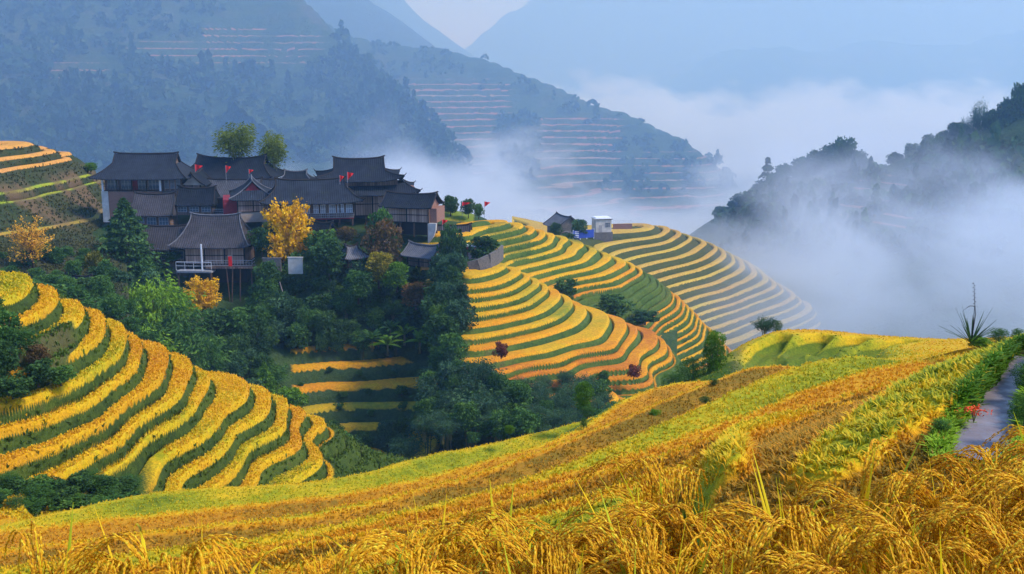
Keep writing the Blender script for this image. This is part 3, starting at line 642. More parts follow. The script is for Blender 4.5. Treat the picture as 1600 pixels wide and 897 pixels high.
def roof(parent, z, hx, hy, rise, rl=None, tg=.35, lift=.5, conc=.30, mat=None, ped=None, trim=None, top_t=0.0, ox=0.0, sag=.15, ridge_rise=.25, name='roof', cx=0.0, cy_=0.0):
    """Chinese roof. hx,hy half sizes at the eaves; rl = half ridge (None: plain gable); top_t>0: skirt roof"""
    mat = mat or M_TILE
    gable = rl is None
    if gable: rl = hx
    Lf = lambda t: rl+(hx-rl)*max(0.0, (t-tg)/(1-tg))
    NT_, NX = 10, 16
    ts = [top_t+(1-top_t)*i/NT_ for i in range(NT_+1)]
    def zz(t, s):   # s = -1..1 along the length
        base = z+rise*((1-t)**1.0*(1-conc)+conc*(1-t)**2.2)
        base += lift*(abs(s)**5)*(t**2.5)
        base += ridge_rise*(abs(s)**3)*(1-t)-sag*(1-abs(s)**2)*(1-t)*.5
        return base
    v, f, rb, rw = [], [], [], []
    for sg in (-1, 1):
        G, RB, RW = [], [], []
        for t in ts:
            L = Lf(t); r = []; b_ = []; w_ = []
            for j in range(NX+1):
                s = -1+2*j/NX
                fl = lift*.5*(abs(s)**6)*t**3
                r.append((cx+ox*(1-t)+s*(L+fl), cy_+sg*(hy*t+fl), zz(t, s))); b_.append(s*L); w_.append(hy*t*1.2)
            if sg > 0: r = r[::-1]; b_ = b_[::-1]
            G.append(r); RB.append(b_); RW.append(w_)
        slab(v, f, rb, rw, G[::-1], RB[::-1], RW[::-1])
    if not gable:
        for sg in (-1, 1):
            G, RB, RW = [], [], []
            t0s = [max(top_t, tg)+(1-max(top_t, tg))*i/8 for i in range(9)]
            for t in t0s:
                L = Lf(t); r = []; b_ = []; w_ = []
                for j in range(9):
                    q = -1+2*j/8; fl = lift*.5*t**3*abs(q)**6
                    r.append((cx+ox*(1-t)+sg*(L+fl), cy_+q*(hy*t+fl), z+rise*((1-t)*(1-conc)+conc*(1-t)**2.2)+lift*abs(q)**5*t**2.5+ridge_rise*(1-t)*1.0)); b_.append(q*hy*t); w_.append((L-rl)*1.2)
                if sg < 0: r = r[::-1]; b_ = b_[::-1]
                G.append(r); RB.append(b_); RW.append(w_)
            slab(v, f, rb, rw, G[::-1], RB[::-1], RW[::-1])
    me = bpy.data.meshes.new(name); me.from_pydata(v, [], f); me.materials.append(mat)
    me.polygons.foreach_set('use_smooth', [False]*len(f))
    for an, av in (('rib', rb), ('row', rw)):
        a = me.attributes.new(an, 'FLOAT', 'POINT'); a.data.foreach_set('value', av)
    me.update(); o = bpy.data.objects.new(name, me); COL.objects.link(o); o.parent = parent
    # ridge caps
    mb = MB()
    if top_t == 0:
        pts = [(cx+ox+s*rl, cy_, zz(0, s)+.10) for s in [-1+2*i/12 for i in range(13)]]
        pts[0] = (pts[0][0]-.25, pts[0][1], pts[0][2]+.14); pts[-1] = (pts[-1][0]+.25, pts[-1][1], pts[-1][2]+.14)
        mb.tube(pts, .13, 5)
    for sx in (-1, 1):
        for sy in (-1, 1):
            pts = []
            for t in [top_t+(1-top_t)*i/10 for i in range(11)]:
                fl = lift*.5*t**3
                pts.append((cx+ox*(1-t)+sx*(Lf(t)+fl), cy_+sy*(hy*t+fl), zz(t, 1)+.08))
            if lift > .3: pts.append((pts[-1][0]+sx*.35, pts[-1][1]+sy*.15, pts[-1][2]+.42*lift))
            mb.tube(pts, [.10]*(len(pts)-1)+[.04] if lift > .3 else .10, 5)
    rdg = mb.build('ridge_cap', trim or M_DARK, o)
    # pediments
    zb = z+rise*((1-tg)*(1-conc)+conc*(1-tg)**2.2) if not gable else z
    for sx in (-1, 1):
        if top_t > 0: break
        k = rl-.30 if not gable else rl-.55
        pr = []
        tt = tg if not gable else 1.0
        for i in range(9):
            t = tt*(1-i/4) if i <= 4 else tt*(i/4-1)
            t_ = abs(t); sy = -1 if i < 4 else 1
            pr.append((cx+ox+sx*k, cy_+sy*hy*t_*.93, zz(t_, .8)-.18))
        n = len(pr); q = [(p[0]-sx*.08, p[1], p[2]) for p in pr]
        pm = MB(); idx = list(range(n))
        pm.add(pr+q, [tuple(idx if sx > 0 else idx[::-1]), tuple((n+i for i in (idx[::-1] if sx > 0 else idx)))])
        pm.build('pediment', ped or M_WOOD2, o)
    return o

def windows(parent, x0, x1, y, z0, z1, n, pale=None, frame=None, mull=3):
    """row of n windows in the wall plane y (front is -y)"""
    wdt = (x1-x0)/n
    for i in range(n):
        a, b = x0+i*wdt+.12*wdt, x0+(i+1)*wdt-.12*wdt
        fr = MB(); d = .07
        fr.box(a, b, y-.09, y-.005, z1-d, z1); fr.box(a, b, y-.09, y-.005, z0, z0+d)
        fr.box(a, a+d, y-.088, y-.005, z0+d, z1-d); fr.box(b-d, b, y-.088, y-.005, z0+d, z1-d)
        for k in range(1, mull):
            xx = a+(b-a)*k/mull; fr.box(xx-.03, xx+.03, y-.075, y-.005, z0+d, z1-d)
        fr.box(a+d, b-d, y-.07, y-.005, (z0+z1)/2-.03, (z0+z1)/2+.03)
        w_ = fr.build('window', frame or M_GREYW, parent)
        pn = MB(); pn.box(a+d, b-d, y-.045, y-.02, z0+d, z1-d); pn.build('pane', pale or M_GLASS, w_)
def posts(parent, xs, y, z0, z1, r=.11, mat=None, name='post'):
    for x in xs:
        mb = MB(); mb.box(x-r, x+r, y-r, y+r, z0, z1); mb.build(name, mat or M_POST, parent)
def railing(parent, x0, x1, y, z, h=.95, mat=None, step=.35, name='railing'):
    mb = MB(); mb.box(x0, x1, y-.04, y+.04, z+h-.07, z+h); mb.box(x0, x1, y-.03, y+.03, z+.12, z+.18); mb.box(x0, x1, y-.025, y+.025, z+h*.55, z+h*.55+.05)
    n = max(2, int((x1-x0)/step))
    for i in range(n+1):
        x = x0+(x1-x0)*i/n; mb.box(x-.025, x+.025, y-.022, y+.022, z+.18, z+h-.07)
    return mb.build(name, mat or M_GREYW, parent)

def house(name, label, u, v, Y, yaw, W, D, levels, group='dark tiled houses of the hill village', cat='house'):
    """front bottom centre at photo pixel (u,v); sizes W,D in metres; levels [(kind, h)] from the ground up. returns root, top z"""
    p = at(u, v, Y); root = empty(name, p, R(yaw)); tag(root, label, cat, group)
    hw = W/2; z = 0.0
    for kind, h in levels:
        if kind == 'brick':
            mb = MB(); mb.box(-hw, hw, 0, D, z-.0, z+h); mb.build('brick_wall', M_BRICK, root)
            mb = MB(); mb.box(-hw-.12, -hw+1.0, -.14, .5, z, z+h); mb.build('corner_pillar', M_PLASTER, root)
        elif kind == 'stone':
            mb = MB(); mb.box(-hw-.15, hw+.15, -.1, D, z, z+h-.01); mb.build('stone_base', M_STONE, root)
        elif kind == 'mud':
            mb = MB(); mb.box(-hw-.1, hw+.1, -.06, D, z, z+h-.01); mb.build('lower_wall', M_CREAM, root)
        elif kind in ('wood', 'wood2', 'wood3'):
            m = {'wood': M_WOOD, 'wood2': M_WOOD2, 'wood3': M_WOOD3}[kind]
            mb = MB(); mb.box(-hw, hw, 0, D, z, z+h); mb.build('wall', m, root)
            n = max(2, int(W/2.6)); posts(root, [-hw+W*i/n for i in range(n+1)], -.03, z, z+h, .09, M_DARK)
            mb = MB(); mb.box(-hw-.1, hw+.1, -.17, -.03, z+h*.5-.05, z+h*.5+.05); mb.box(-hw-.1, hw+.1, -.17, -.03, z-.03, z+.09); mb.build('beam', M_DARK, root)
        elif kind in ('win', 'win2'):
            mb = MB(); mb.box(-hw, hw, 0, D, z, z+h); mb.build('wall', M_WOOD2, root)
            n = max(2, int(W/2.0)); posts(root, [-hw+W*i/n for i in range(n+1)], -.10, z, z+h, .08, M_POST)
            windows(root, -hw, hw, 0, z+h*.30, z+h*.84, n if kind == 'win' else n+3, M_PALE if kind == 'win2' else None, M_WHITE if kind == 'win2' else None)
            if kind == 'win2':
                railing(root, -hw, hw, -.35, z, .9, M_GREYW, .3)
                mb = MB(); mb.box(-hw, hw, -.42, -.02, z-.10, z+.02); mb.build('balcony_deck', M_MAROON, root)
        elif kind == 'veranda':
            mb = MB(); mb.box(-hw+.1, hw-.1, 1.1, D, z, z+h); mb.box(-hw-.1, hw+.1, -.1, 1.1, z-.14, z+.0); mb.build('wall', M_WOOD2, root)
            posts(root, [-hw+.1, hw-.1], .1, z, z+h, .14, M_WHITE, 'column')
            n = max(3, int(W/2.2)); windows(root, -hw+.3, hw-.3, 1.1, z+h*.10, z+h*.9, n)
            posts(root, [-hw+W*i/n for i in range(1, n)], .12, z, z+h, .07, M_DARK)
            railing(root, -hw+.2, hw-.2, .02, z, .75, M_DARK, .45)
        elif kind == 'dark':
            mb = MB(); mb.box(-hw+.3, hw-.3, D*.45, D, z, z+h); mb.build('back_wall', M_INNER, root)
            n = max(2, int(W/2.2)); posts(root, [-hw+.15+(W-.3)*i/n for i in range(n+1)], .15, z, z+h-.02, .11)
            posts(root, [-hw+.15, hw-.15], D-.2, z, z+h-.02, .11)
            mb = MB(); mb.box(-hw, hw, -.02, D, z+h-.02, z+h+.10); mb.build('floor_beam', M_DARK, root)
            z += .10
        z += h
    return root, z
mpp = lambda Y: Y/F

def find(lst, *a): return lst
# B1 large upper left house
r, z = house('timber_house', 'large upper left house with long black roof, white veranda columns and brick lower wall', 209, 347, 186, 0, 10.0, 7.5, [('brick', 5.3), ('veranda', 2.2)])
roof(r, z-.05, 8.0, 5.3, 3.9, 5.4, .30, .30, .45, M_TILE, cx=1.7, cy_=3.7, ridge_rise=.05)
mb = MB(); mb.box(-.1, .75, .98, 1.05, 5.35, 7.2); mb.build('door', M_MAROON, r)
mb = MB(); mb.box(-1.2, .6, .55, .60, 7.05, 7.35); mb.build('awning', M_BLUE, r)
mb = MB(); mb.box(5.1, 8.2, 1.2, 7.0, 5.2, 7.5); mb.build('side_wing', M_WOOD2, r)
windows(r, 5.2, 8.1, 1.2, 5.6, 7.2, 3, None)
mb = MB(); mb.box(5.1, 8.4, .9, 1.15, 4.5, 5.2); mb.build('parapet', M_STONE, r)
# B1b gabled dormer house between
r, z = house('gabled_house', 'small gabled house with a pale arched gable between the two long upper roofs', 301, 300, 188, 0, 2.8, 5, [('wood2', 1.2)])
for q in (roof(r, z-.1, 3.4, 2.3, 1.9, None, conc=.35, lift=.15, ped=M_CREAM, cx=0, cy_=0),):
    q.rotation_euler = (0, 0, R(-90)); q.location = (0, 2.9, 0)
# B2 long roof behind
r, z = house('timber_house', 'long black roofed house at the back of the village under the tall feathery tree', 355, 305, 199, -5, 14.5, 7, [('wood2', 3.2)])
roof(r, z-.05, 8.7, 5.0, 3.3, 6.4, .3, .35, .45, M_TILE, cx=0, cy_=3.5, ridge_rise=.55)
# B10
r, z = house('timber_house', 'small dark roofed house at the back between the long roof and the two tier house', 461, 292, 203, 4, 4.6, 4, [('wood2', .9)])
roof(r, z-.05, 3.2, 2.8, 1.8, 2.0, .3, .3, .4, M_TILE, cy_=2, trim=M_TRIM)
# B11
r, z = house('timber_house', 'low broad black roofed house in the middle of the village', 468, 318, 191, 14, 10.5, 6, [('wood2', 1.4)])
roof(r, z-.05, 6.3, 4.4, 2.5, None, lift=.25, conc=.4, mat=M_TILE, cy_=3)
# B3
r, z = house('timber_house', 'narrow house with a dark shuttered window row below the brick walled house', 238, 359, 181, 0, 6.0, 4.5, [('win', 2.5)])
roof(r, z-.05, 3.7, 3.4, 3.2, 3.4, .15, .2, .2, M_TILE2, cy_=2.6)
# B4
r, z = house('timber_house', 'small black roofed house with two pale panes next to the wooden balcony gap', 304, 336, 183, 0, 6.0, 4.5, [('win', 1.7)])
roof(r, z-.05, 3.4, 3.0, 2.6, 3.1, .2, .2, .35, M_TILE, cy_=2.4)
railing(r, 3.1, 5.4, .2, .0, 1.0, M_GREYW, .3)
mb = MB(); mb.box(3.05, 5.5, .1, 4.4, -.2, .0); mb.build('balcony_deck', M_WOOD2, r)
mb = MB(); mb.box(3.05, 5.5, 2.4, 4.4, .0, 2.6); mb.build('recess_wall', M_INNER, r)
# B5 gable front
r, z = house('gabled_house', 'plank walled house with a red triangular gable turned towards the valley', 397, 347, 179, 14, 5.0, 9.5, [('mud', 1.7), ('wood', 2.1)])
q = roof(r, z-.1, 5.6, 3.7, 2.7, 3.9, .42, .3, conc=.40, ped=M_MAROON, trim=M_TRIM); q.rotation_euler = (0, 0, R(-90)); q.location = (0, 4.9, 0)
mb = MB(); mb.box(-4.8, -2.6, .8, 8.0, .2, 3.7); mb.build('side_wall', M_MAROON, r)
mb = MB(); mb.box(2.6, 3.7, .4, 6.0, 1.9, 3.6); mb.build('side_porch', M_ORANGE, r)
# long middle roof between B4 and B5
r, z = house('timber_house', 'dark tiled house with a long sagging roof directly left of the red gable', 352, 320, 190, -6, 9.5, 5, [('wood2', 1.6)])
roof(r, z-.05, 5.9, 4.4, 2.6, None, lift=.2, conc=.35, mat=M_TILE3, cy_=2.5)
# B6 main lower house and its wing
r, z = house('timber_house', 'brown plank house with sweeping roof and stilted balcony at the front of the village', 336, 413, 171, 0, 9.4, 7, [('wood', 2.9)])
roof(r, z-.05, 6.1, 4.9, 4.5, 3.9, .12, .35, .5, M_TILE2, cx=-.4, cy_=3.4, trim=M_TRIM)
mb = MB(); mb.box(-1.0, 6.4, -1.9, .0, -.22, -.02); mb.box(-1.0, 6.4, -1.95, -1.85, -.35, -.02); mb.build('balcony_deck', M_WOOD2, r)
railing(r, -1.0, 6.3, -1.85, -.02, 1.0, M_GREYW, .45)
mb = MB(); mb.box(6.25, 6.33, -1.85, 0, .9, .98); mb.box(6.25, 6.33, -1.85, 0, .4, .46); mb.build('railing', M_GREYW, r)
for x, y, l, xo in ((-.2, -1.6, 5.2, 0), (2.2, -1.7, 6.2, .3), (3.2, -1.7, 7.8, -.5), (4.4, -1.7, 5.6, -.3), (5.8, -.4, 5.6, 0)):
    mb = MB(); mb.tube([(x, y, -.2), (x+xo*.5, y, -l*.5), (x+xo, y+.1, -l)], .10, 6); mb.build('stilt', M_POST, r)
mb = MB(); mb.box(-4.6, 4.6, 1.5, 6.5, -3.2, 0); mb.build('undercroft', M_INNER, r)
lower_left = r
r, z = house('timber_house', 'grey windowed wing with its own brown roof at the left of the stilted house', 256, 413, 172.5, 4, 7.0, 6, [('win', 2.6)])
roof(r, z-.05, 4.3, 4.2, 3.2, 3.7, .15, .25, .35, M_TILE2, cy_=2.9)
mb = MB(); mb.box(-3.4, 3.4, .5, 5.5, -2.5, 0); mb.build('undercroft', M_STONE, r)
r = empty('terrace_railing', at(303, 424, 168.5), R(-3)); tag(r, 'white railing round the terrace in front of the grey windowed wing', 'railing')
railing(r, -2.8, 2.8, 0, 0, 1.5, M_WHITE, 1.3, 'rail_frame')
mb = MB(); mb.box(-2.8, 2.8, .05, 2.0, -.25, -.02); mb.build('deck', M_GREYW, r)
posts(r, [-2.6, 0, 2.6], .3, -3.0, -.25, .12)
posts(r, [1.35], .02, 0, 4.3, .10, M_WHITE, 'mast')
# B7
r, z = house('timber_house', 'long house with a pale window band above a red brown balcony beside the golden tree', 500, 352, 178, 12, 11.0, 6.5, [('dark', 1.0), ('win2', 2.7)])
roof(r, z-.05, 8.0, 4.9, 3.4, 5.6, .25, .45, .45, M_TILE, cx=-1.2, cy_=3.2)
# B8 two tier
r, z = house('two_tier_house', 'tall plank house with two tiers of upturned black roofs, highest of the village', 583, 352, 187, 10, 12.0, 8, [('dark', 1.6), ('wood', 4.0)])
roof(r, z-.35, 8.3, 5.9, 3.2, 5.0, .05, .75, .35, M_TILE, top_t=.42, cx=-.6, cy_=4, name='skirt_roof')
mb = MB(); mb.box(-5.0, 4.4, 1.2, 6.8, z, z+2.0); mb.build('upper_storey', M_WOOD2, r)
roof(r, z+1.9, 7.0, 4.7, 3.5, 4.3, .50, .95, .45, M_TILE, cx=-2.0, cy_=4, ped=M_GREYW)
mb = MB(); mb.box(5.7, 7.6, 2.0, 7.0, 3.5, 6.0); mb.build('side_room', M_WOOD3, r)
# B9
r, z = house('timber_house', 'raised plank house with white curved buttress at the right end of the village', 636, 370, 177, -14, 7.4, 5, [('dark', 2.3), ('wood', 2.5)])
roof(r, z-.05, 4.4, 3.3, 1.9, None, lift=.15, conc=.25, mat=M_TILE, cy_=2.5, ped=M_BRICK)
mb = MB(); mb.add([(3.6, -.1, -1.0), (3.6, -.1, 2.35), (5.0, -.1, 2.35), (4.9, -.1, 1.2), (4.5, -.1, .1), (3.6, .5, -1.0), (3.6, .5, 2.35), (5.0, .5, 2.35), (4.9, .5, 1.2), (4.5, .5, .1)],
                  [(0, 4, 3, 2, 1), (5, 6, 7, 8, 9), (2, 3, 8, 7), (3, 4, 9, 8), (4, 0, 5, 9), (1, 2, 7, 6)]); mb.build('buttress', M_PLASTER, r)
mb = MB(); mb.box(3.75, 4.95, .5, 4.8, 2.4, 4.7); mb.build('end_wall', M_BRICK, r)
# B13
r, z = house('timber_house', 'low dark roofed house below the green mound with one red flag', 697, 388, 183, -6, 6.0, 5, [('wood2', 1.2)])
roof(r, z-.05, 3.9, 3.4, 2.4, None, lift=.15, mat=M_TILE2, cy_=2.5)
# B12 hut
r, z = house('tiled_hut', 'little hut with ribbed grey tiles and an orange gable below the end house', 655, 417, 168, -32, 4.4, 3.0, [('wood2', 1.7)], group='small huts on the wooded slope')
roof(r, z-.05, 2.9, 2.3, 1.6, None, lift=.1, mat=M_TILE3, cy_=1.5, ped=M_ORANGE, trim=M_TRIM)
r, z = house('tiled_hut', 'pointed little hut roof half sunk in the greenery at the middle of the slope', 555, 417, 168, 35, 2.8, 2.4, [('wood2', 1.5)], group='small huts on the wooded slope')
roof(r, z-.05, 2.0, 1.9, 1.7, 1.0, .3, .25, mat=M_TILE3, cy_=1.2)
r, z = house('tiled_hut', 'low hut with a mossy black roof at the left among the bushes', 118, 455, 152, -25, 2.8, 2.2, [('mud', .8)], group='small huts on the wooded slope')
roof(r, z-.05, 2.0, 2.0, 1.2, None, lift=.05, mat=M_TILE, cy_=1.1)
r, z = house('tiled_hut', 'steep dark lean roof hut beside the golden tree under the long house', 497, 376, 173, -30, 2.6, 2.4, [('wood2', 1.0)], group='small huts on the wooded slope')
roof(r, z-.05, 2.0, 1.7, 1.8, None, lift=.05, mat=M_TILE, cy_=1.2)
# concrete panels and retaining wall
def wallthing(name, label, mb, mat, loc=(0, 0, 0), rz=0, cat='wall'):
    o = mb.build(name, mat); o.location = loc; o.rotation_euler = (0, 0, R(rz)); tag(o, label, cat); return o
mb = MB(); mb.box(-1.1, 1.1, 0, .25, 0, 2.5); mb.box(-1.2, 1.2, -.05, .30, 2.5, 2.62); wallthing('concrete_wall', 'pale concrete wall standing under the golden tree', mb, M_PLASTER, at(462, 428, 166))
mb = MB(); mb.box(-1.4, 1.4, 0, .4, -.5, 1.6); mb.box(-1.5, 1.5, -.04, .44, 1.6, 1.7); wallthing('stone_wall', 'low grey mossy wall left of the pale concrete wall', mb, M_STONE, at(425, 420, 167))
mb = MB(); P = [at(u_, v_, Y_) for u_, v_, Y_ in ((733, 428, 158), (748, 424, 158), (765, 416, 159), (778, 408, 162), (785, 401, 166))]
for a, b in zip(P[:-1], P[1:]): mb.bar(a+Vector((0, 0, .7)), b+Vector((0, 0, .7)), .35, 2.2)
wallthing('retaining_wall', 'curved grey retaining wall above the topmost lime green terrace', mb, M_STONE)
r = empty('market_stall', at(741, 404, 164)); tag(r, 'small stall with a white and red awning beside the retaining wall', 'stall')
mb = MB(); mb.box(-1.1, 1.1, -.9, .9, 1.9, 2.05); mb.build('awning', M_WHITE, r)
mb = MB(); mb.box(-1.12, 1.12, -.92, -.86, 1.65, 1.9); mb.build('awning_fringe', M_MAROON, r)
posts(r, [-1.0, 1.0], -.8, 0, 1.9, .05); posts(r, [-.99, .99], .8, 0, 1.9, .05)
mb = MB(); mb.box(-.9, .9, -.5, 0, 0, .9); mb.build('counter', M_GREYW, r)
# far hamlet on the third spur
r, z = house('stone_house', 'grey stone farmhouse half hidden by trees at the head of the misty spur', 889, 375, 262, 24, 5.6, 6.0, [('stone', 3.3)], group='little houses on the misty spur')
q = roof(r, z-.1, 3.8, 3.7, 2.3, None, conc=.1, lift=.05, mat=M_TILE3, ped=M_STONE); q.rotation_euler = (0, 0, R(-90)); q.location = (0, 3.0, 0)
windows(r, -1.6, 1.6, -.1, 1.2, 2.2, 2)
mb = MB(); mb.box(.4, .9, 2.0, 2.5, 4.4, 5.4); mb.build('chimney', M_STONE, r)
r, z = house('white_house', 'small white flat topped house on the misty spur beside the railing', 943, 363, 268, 12, 4.0, 3.6, [], group='little houses on the misty spur')
mb = MB(); mb.box(-2, 2, 0, 3.6, 0, 3.2); mb.build('wall', M_PLASTER, r)
mb = MB(); mb.box(-2.3, 2.3, -.3, 3.8, -2.6, .0); mb.build('stone_base', M_STONE, r)
mb = MB(); mb.box(-2.2, 2.2, -.2, 3.8, 3.2, 3.42); mb.box(-1.9, 1.9, .1, 3.5, 3.42, 3.6); mb.build('roof', M_WHITE, r)
mb = MB(); mb.box(-2.24, 2.24, -.24, -.2, 3.15, 3.3); mb.build('eave_line', M_DARK, r)
windows(r, .2, 1.8, 0, 1.2, 2.4, 1); mb = MB(); mb.box(-1.2, -.4, -.04, 0, -.2, 1.8); mb.build('door', M_GREYW, r)
r = empty('brick_wall', at(973, 353, 270), R(4)); tag(r, 'low brick wall topped by a white railing beside the white house', 'wall')
mb = MB(); mb.box(-2.4, 2.4, 0, .3, -.8, .5); mb.build('brickwork', M_BRICK, r); railing(r, -2.4, 2.4, .1, .5, .9, M_WHITE, .5)
r = empty('banner_fence', at(912, 372, 256), R(26)); tag(r, 'blue cloth covered fence between the stone farmhouse and the white house', 'fence')
mb = MB(); mb.box(-2.8, 2.8, 0, .06, 0, 1.9); mb.build('cloth', M_BLUE, r)
for i in range(4):
    mb = MB(); mb.box(-2.5+.05, -1.3, -.03, -.005, .25+i*.42, .42+i*.42); mb.build('white_strip', M_WHITE, r)
posts(r, [-2.8, -.9, .9, 2.8], .1, -.3, 2.1, .07, M_WHITE)
# flags
def flag(u, v, Y, label, w_=.8, h=1.1, lean=0, m=None):
    w_ *= 1.05; h *= 1.1
    r = empty('red_flag', at(u, v, Y)); tag(r, label, 'flag', 'red flags on the village roofs')
    mb = MB(); mb.tube([(0, 0, -2.0), (0, 0, h)], .03, 5); mb.build('pole', M_GREYW, r)
    mb = MB(); n = 6
    for i in range(n+1):
        x = w_*i/n; y = .12*math.sin(i*1.3); k = 1-i/n*.75
        mb.v += [(x+.03, y, h-.05-h*.9*(1-k)*.2-lean*x), (x+.03, y, h-.05-h*.9*k-lean*x)]
        if i: a = 2*i; mb.f.append((a-2, a-1, a+1, a)); mb.m.append(0)
    nb = len(mb.v); mb.v += [(x, y+.03, z) for x, y, z in mb.v[:nb]]; mb.f += [tuple(reversed([q+nb for q in f])) for f in mb.f[:n]]; mb.m += [0]*n
    mb.build('cloth', M_RED, r)
flag(305, 269, 192, 'wide red flag leftmost on the long back roof', 1.2, 1.25)
flag(353, 271, 192, 'tall narrow red flag in the middle of the long back roof', .8, 1.3)
flag(389, 272, 192, 'small round red flag near the right end of the long back roof', .7, .8)
flag(442, 303, 184, 'drooping red flag on the low broad roof above the golden tree', .7, 1.3)
flag(531, 285, 181, 'small red flag at the foot of the two tier house gable', .6, 1.1)
flag(543, 282, 181, 'tall red flag on the lower tier of the two tier house', .9, 1.3)
flag(691, 352, 178, 'bright red flag over the low house below the green mound', .8, .9)
flag(757, 324, 196, 'red flag among the shrubs at the right end of the green mound', .9, 1.0)
flag(722, 322, 198, 'red and white flag in front of the trees on the green mound', 1.4, .7)
r = empty('banner', at(360, 416, 168.7)); tag(r, 'upright red banner hung on the stilted balcony', 'banner')
mb = MB(); mb.box(-.28, .28, 0, .05, 0, 1.6); mb.build('cloth', M_RED, r); mb = MB(); mb.tube([(-.4, .02, 1.62), (.4, .02, 1.62)], .04, 5); mb.build('rod', M_GREYW, r)
# leaning poles and a lamp
for u0, v0, u1, v1, Y, lb in ((447, 478, 437, 440, 163, 'thin pale pole leaning left in the dark slope under the stilted house'), (717, 470, 724, 436, 160, 'thin pale pole leaning right beside the upper golden terraces'), (366, 556, 366, 510, 157, 'slim straight bare pole standing in the shade of the slope')):
    mb = MB(); mb.tube([at(u0, v0, Y), at((u0+u1)/2+.5, (v0+v1)/2, Y), at(u1, v1, Y)], [.07, .06, .04], 6); tag(mb.build('wooden_pole', M_CREAM), lb, 'pole')
r = empty('garden_lamp', at(194, 470, 160)); tag(r, 'small white lamp on a post among the bushes at the left', 'lamp')
mb = MB(); mb.tube([(0, 0, -.5), (0, 0, 1.5)], .04, 6); mb.build('post', M_WHITE, r)
mb = MB(); mb.tube([(0, 0, 1.5), (0, 0, 1.6), (0, 0, 1.85), (0, 0, 2.0)], [.10, .17, .17, .02], 8); mb.build('lamp_head', M_WHITE, r)
# ================================================================ vegetation
def leaf_mat(name, stops, rough=.7, gscale=.35):
    t = NT(name); tone = t.attr('tone'); oi = t.n('ShaderNodeObjectInfo').outputs['Random']
    n = t.noise(gscale, 2, t.geo())
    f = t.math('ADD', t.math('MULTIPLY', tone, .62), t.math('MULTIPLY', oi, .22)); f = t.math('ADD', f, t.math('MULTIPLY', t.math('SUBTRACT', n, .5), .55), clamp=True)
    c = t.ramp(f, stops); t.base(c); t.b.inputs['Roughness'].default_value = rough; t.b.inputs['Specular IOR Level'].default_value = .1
    tr = t.n('ShaderNodeBsdfTranslucent'); t.l(c, tr.inputs[0]); ms = t.n('ShaderNodeMixShader'); ms.inputs[0].default_value = .25
    t.l(t.b.outputs[0], ms.inputs[1]); t.l(tr.outputs[0], ms.inputs[2]); t.l(ms.outputs[0], t.out.inputs[0])
    return t.m
L_DARK = leaf_mat('leaves_dark', [(.1, (.022, .052, .018)), (.5, (.055, .125, .032)), (.95, (.15, .26, .04))])
L_BLUE = leaf_mat('leaves_bluegreen', [(.1, (.025, .062, .032)), (.5, (.06, .13, .055)), (.95, (.13, .24, .075))])
L_BAMB = leaf_mat('leaves_bamboo', [(.1, (.06, .14, .012)), (.5, (.20, .36, .022)), (.95, (.45, .58, .03))])
L_BAMD = leaf_mat('leaves_bamboo_dark', [(.1, (.03, .08, .02)), (.5, (.07, .165, .03)), (.95, (.17, .29, .04))])
L_GOLD = leaf_mat('leaves_gold', [(.1, (.62, .30, .006)), (.5, (.92, .52, .008)), (.95, (1.0, .70, .02))])
L_ORNG = leaf_mat('leaves_orange', [(.1, (.50, .20, .02)), (.5, (.85, .42, .03)), (.95, (1.0, .62, .08))])
L_OLIV = leaf_mat('leaves_olive', [(.1, (.06, .08, .015)), (.5, (.22, .20, .02)), (.95, (.55, .40, .02))])
L_RUST = leaf_mat('leaves_rust', [(.1, (.05, .05, .02)), (.5, (.14, .09, .03)), (.95, (.38, .16, .05))])
L_RED = leaf_mat('leaves_red', [(.1, (.12, .03, .02)), (.5, (.26, .07, .04)), (.95, (.40, .14, .07))])
L_FEAT = leaf_mat('leaves_feathery', [(.1, (.07, .10, .015)), (.5, (.17, .22, .022)), (.95, (.40, .42, .04))])
L_MTN = leaf_mat('leaves_mountain', [(.1, (.015, .04, .022)), (.5, (.035, .085, .035)), (.95, (.14, .19, .07))], gscale=.03)
L_LIME = leaf_mat('leaves_lime', [(.1, (.05, .12, .012)), (.5, (.15, .30, .018)), (.95, (.34, .50, .03))])
M_BARK = plain('bark', (.07, .055, .04), nscale=4)
M_CULM = plain('bamboo_culm', (.16, .15, .06), nscale=4)

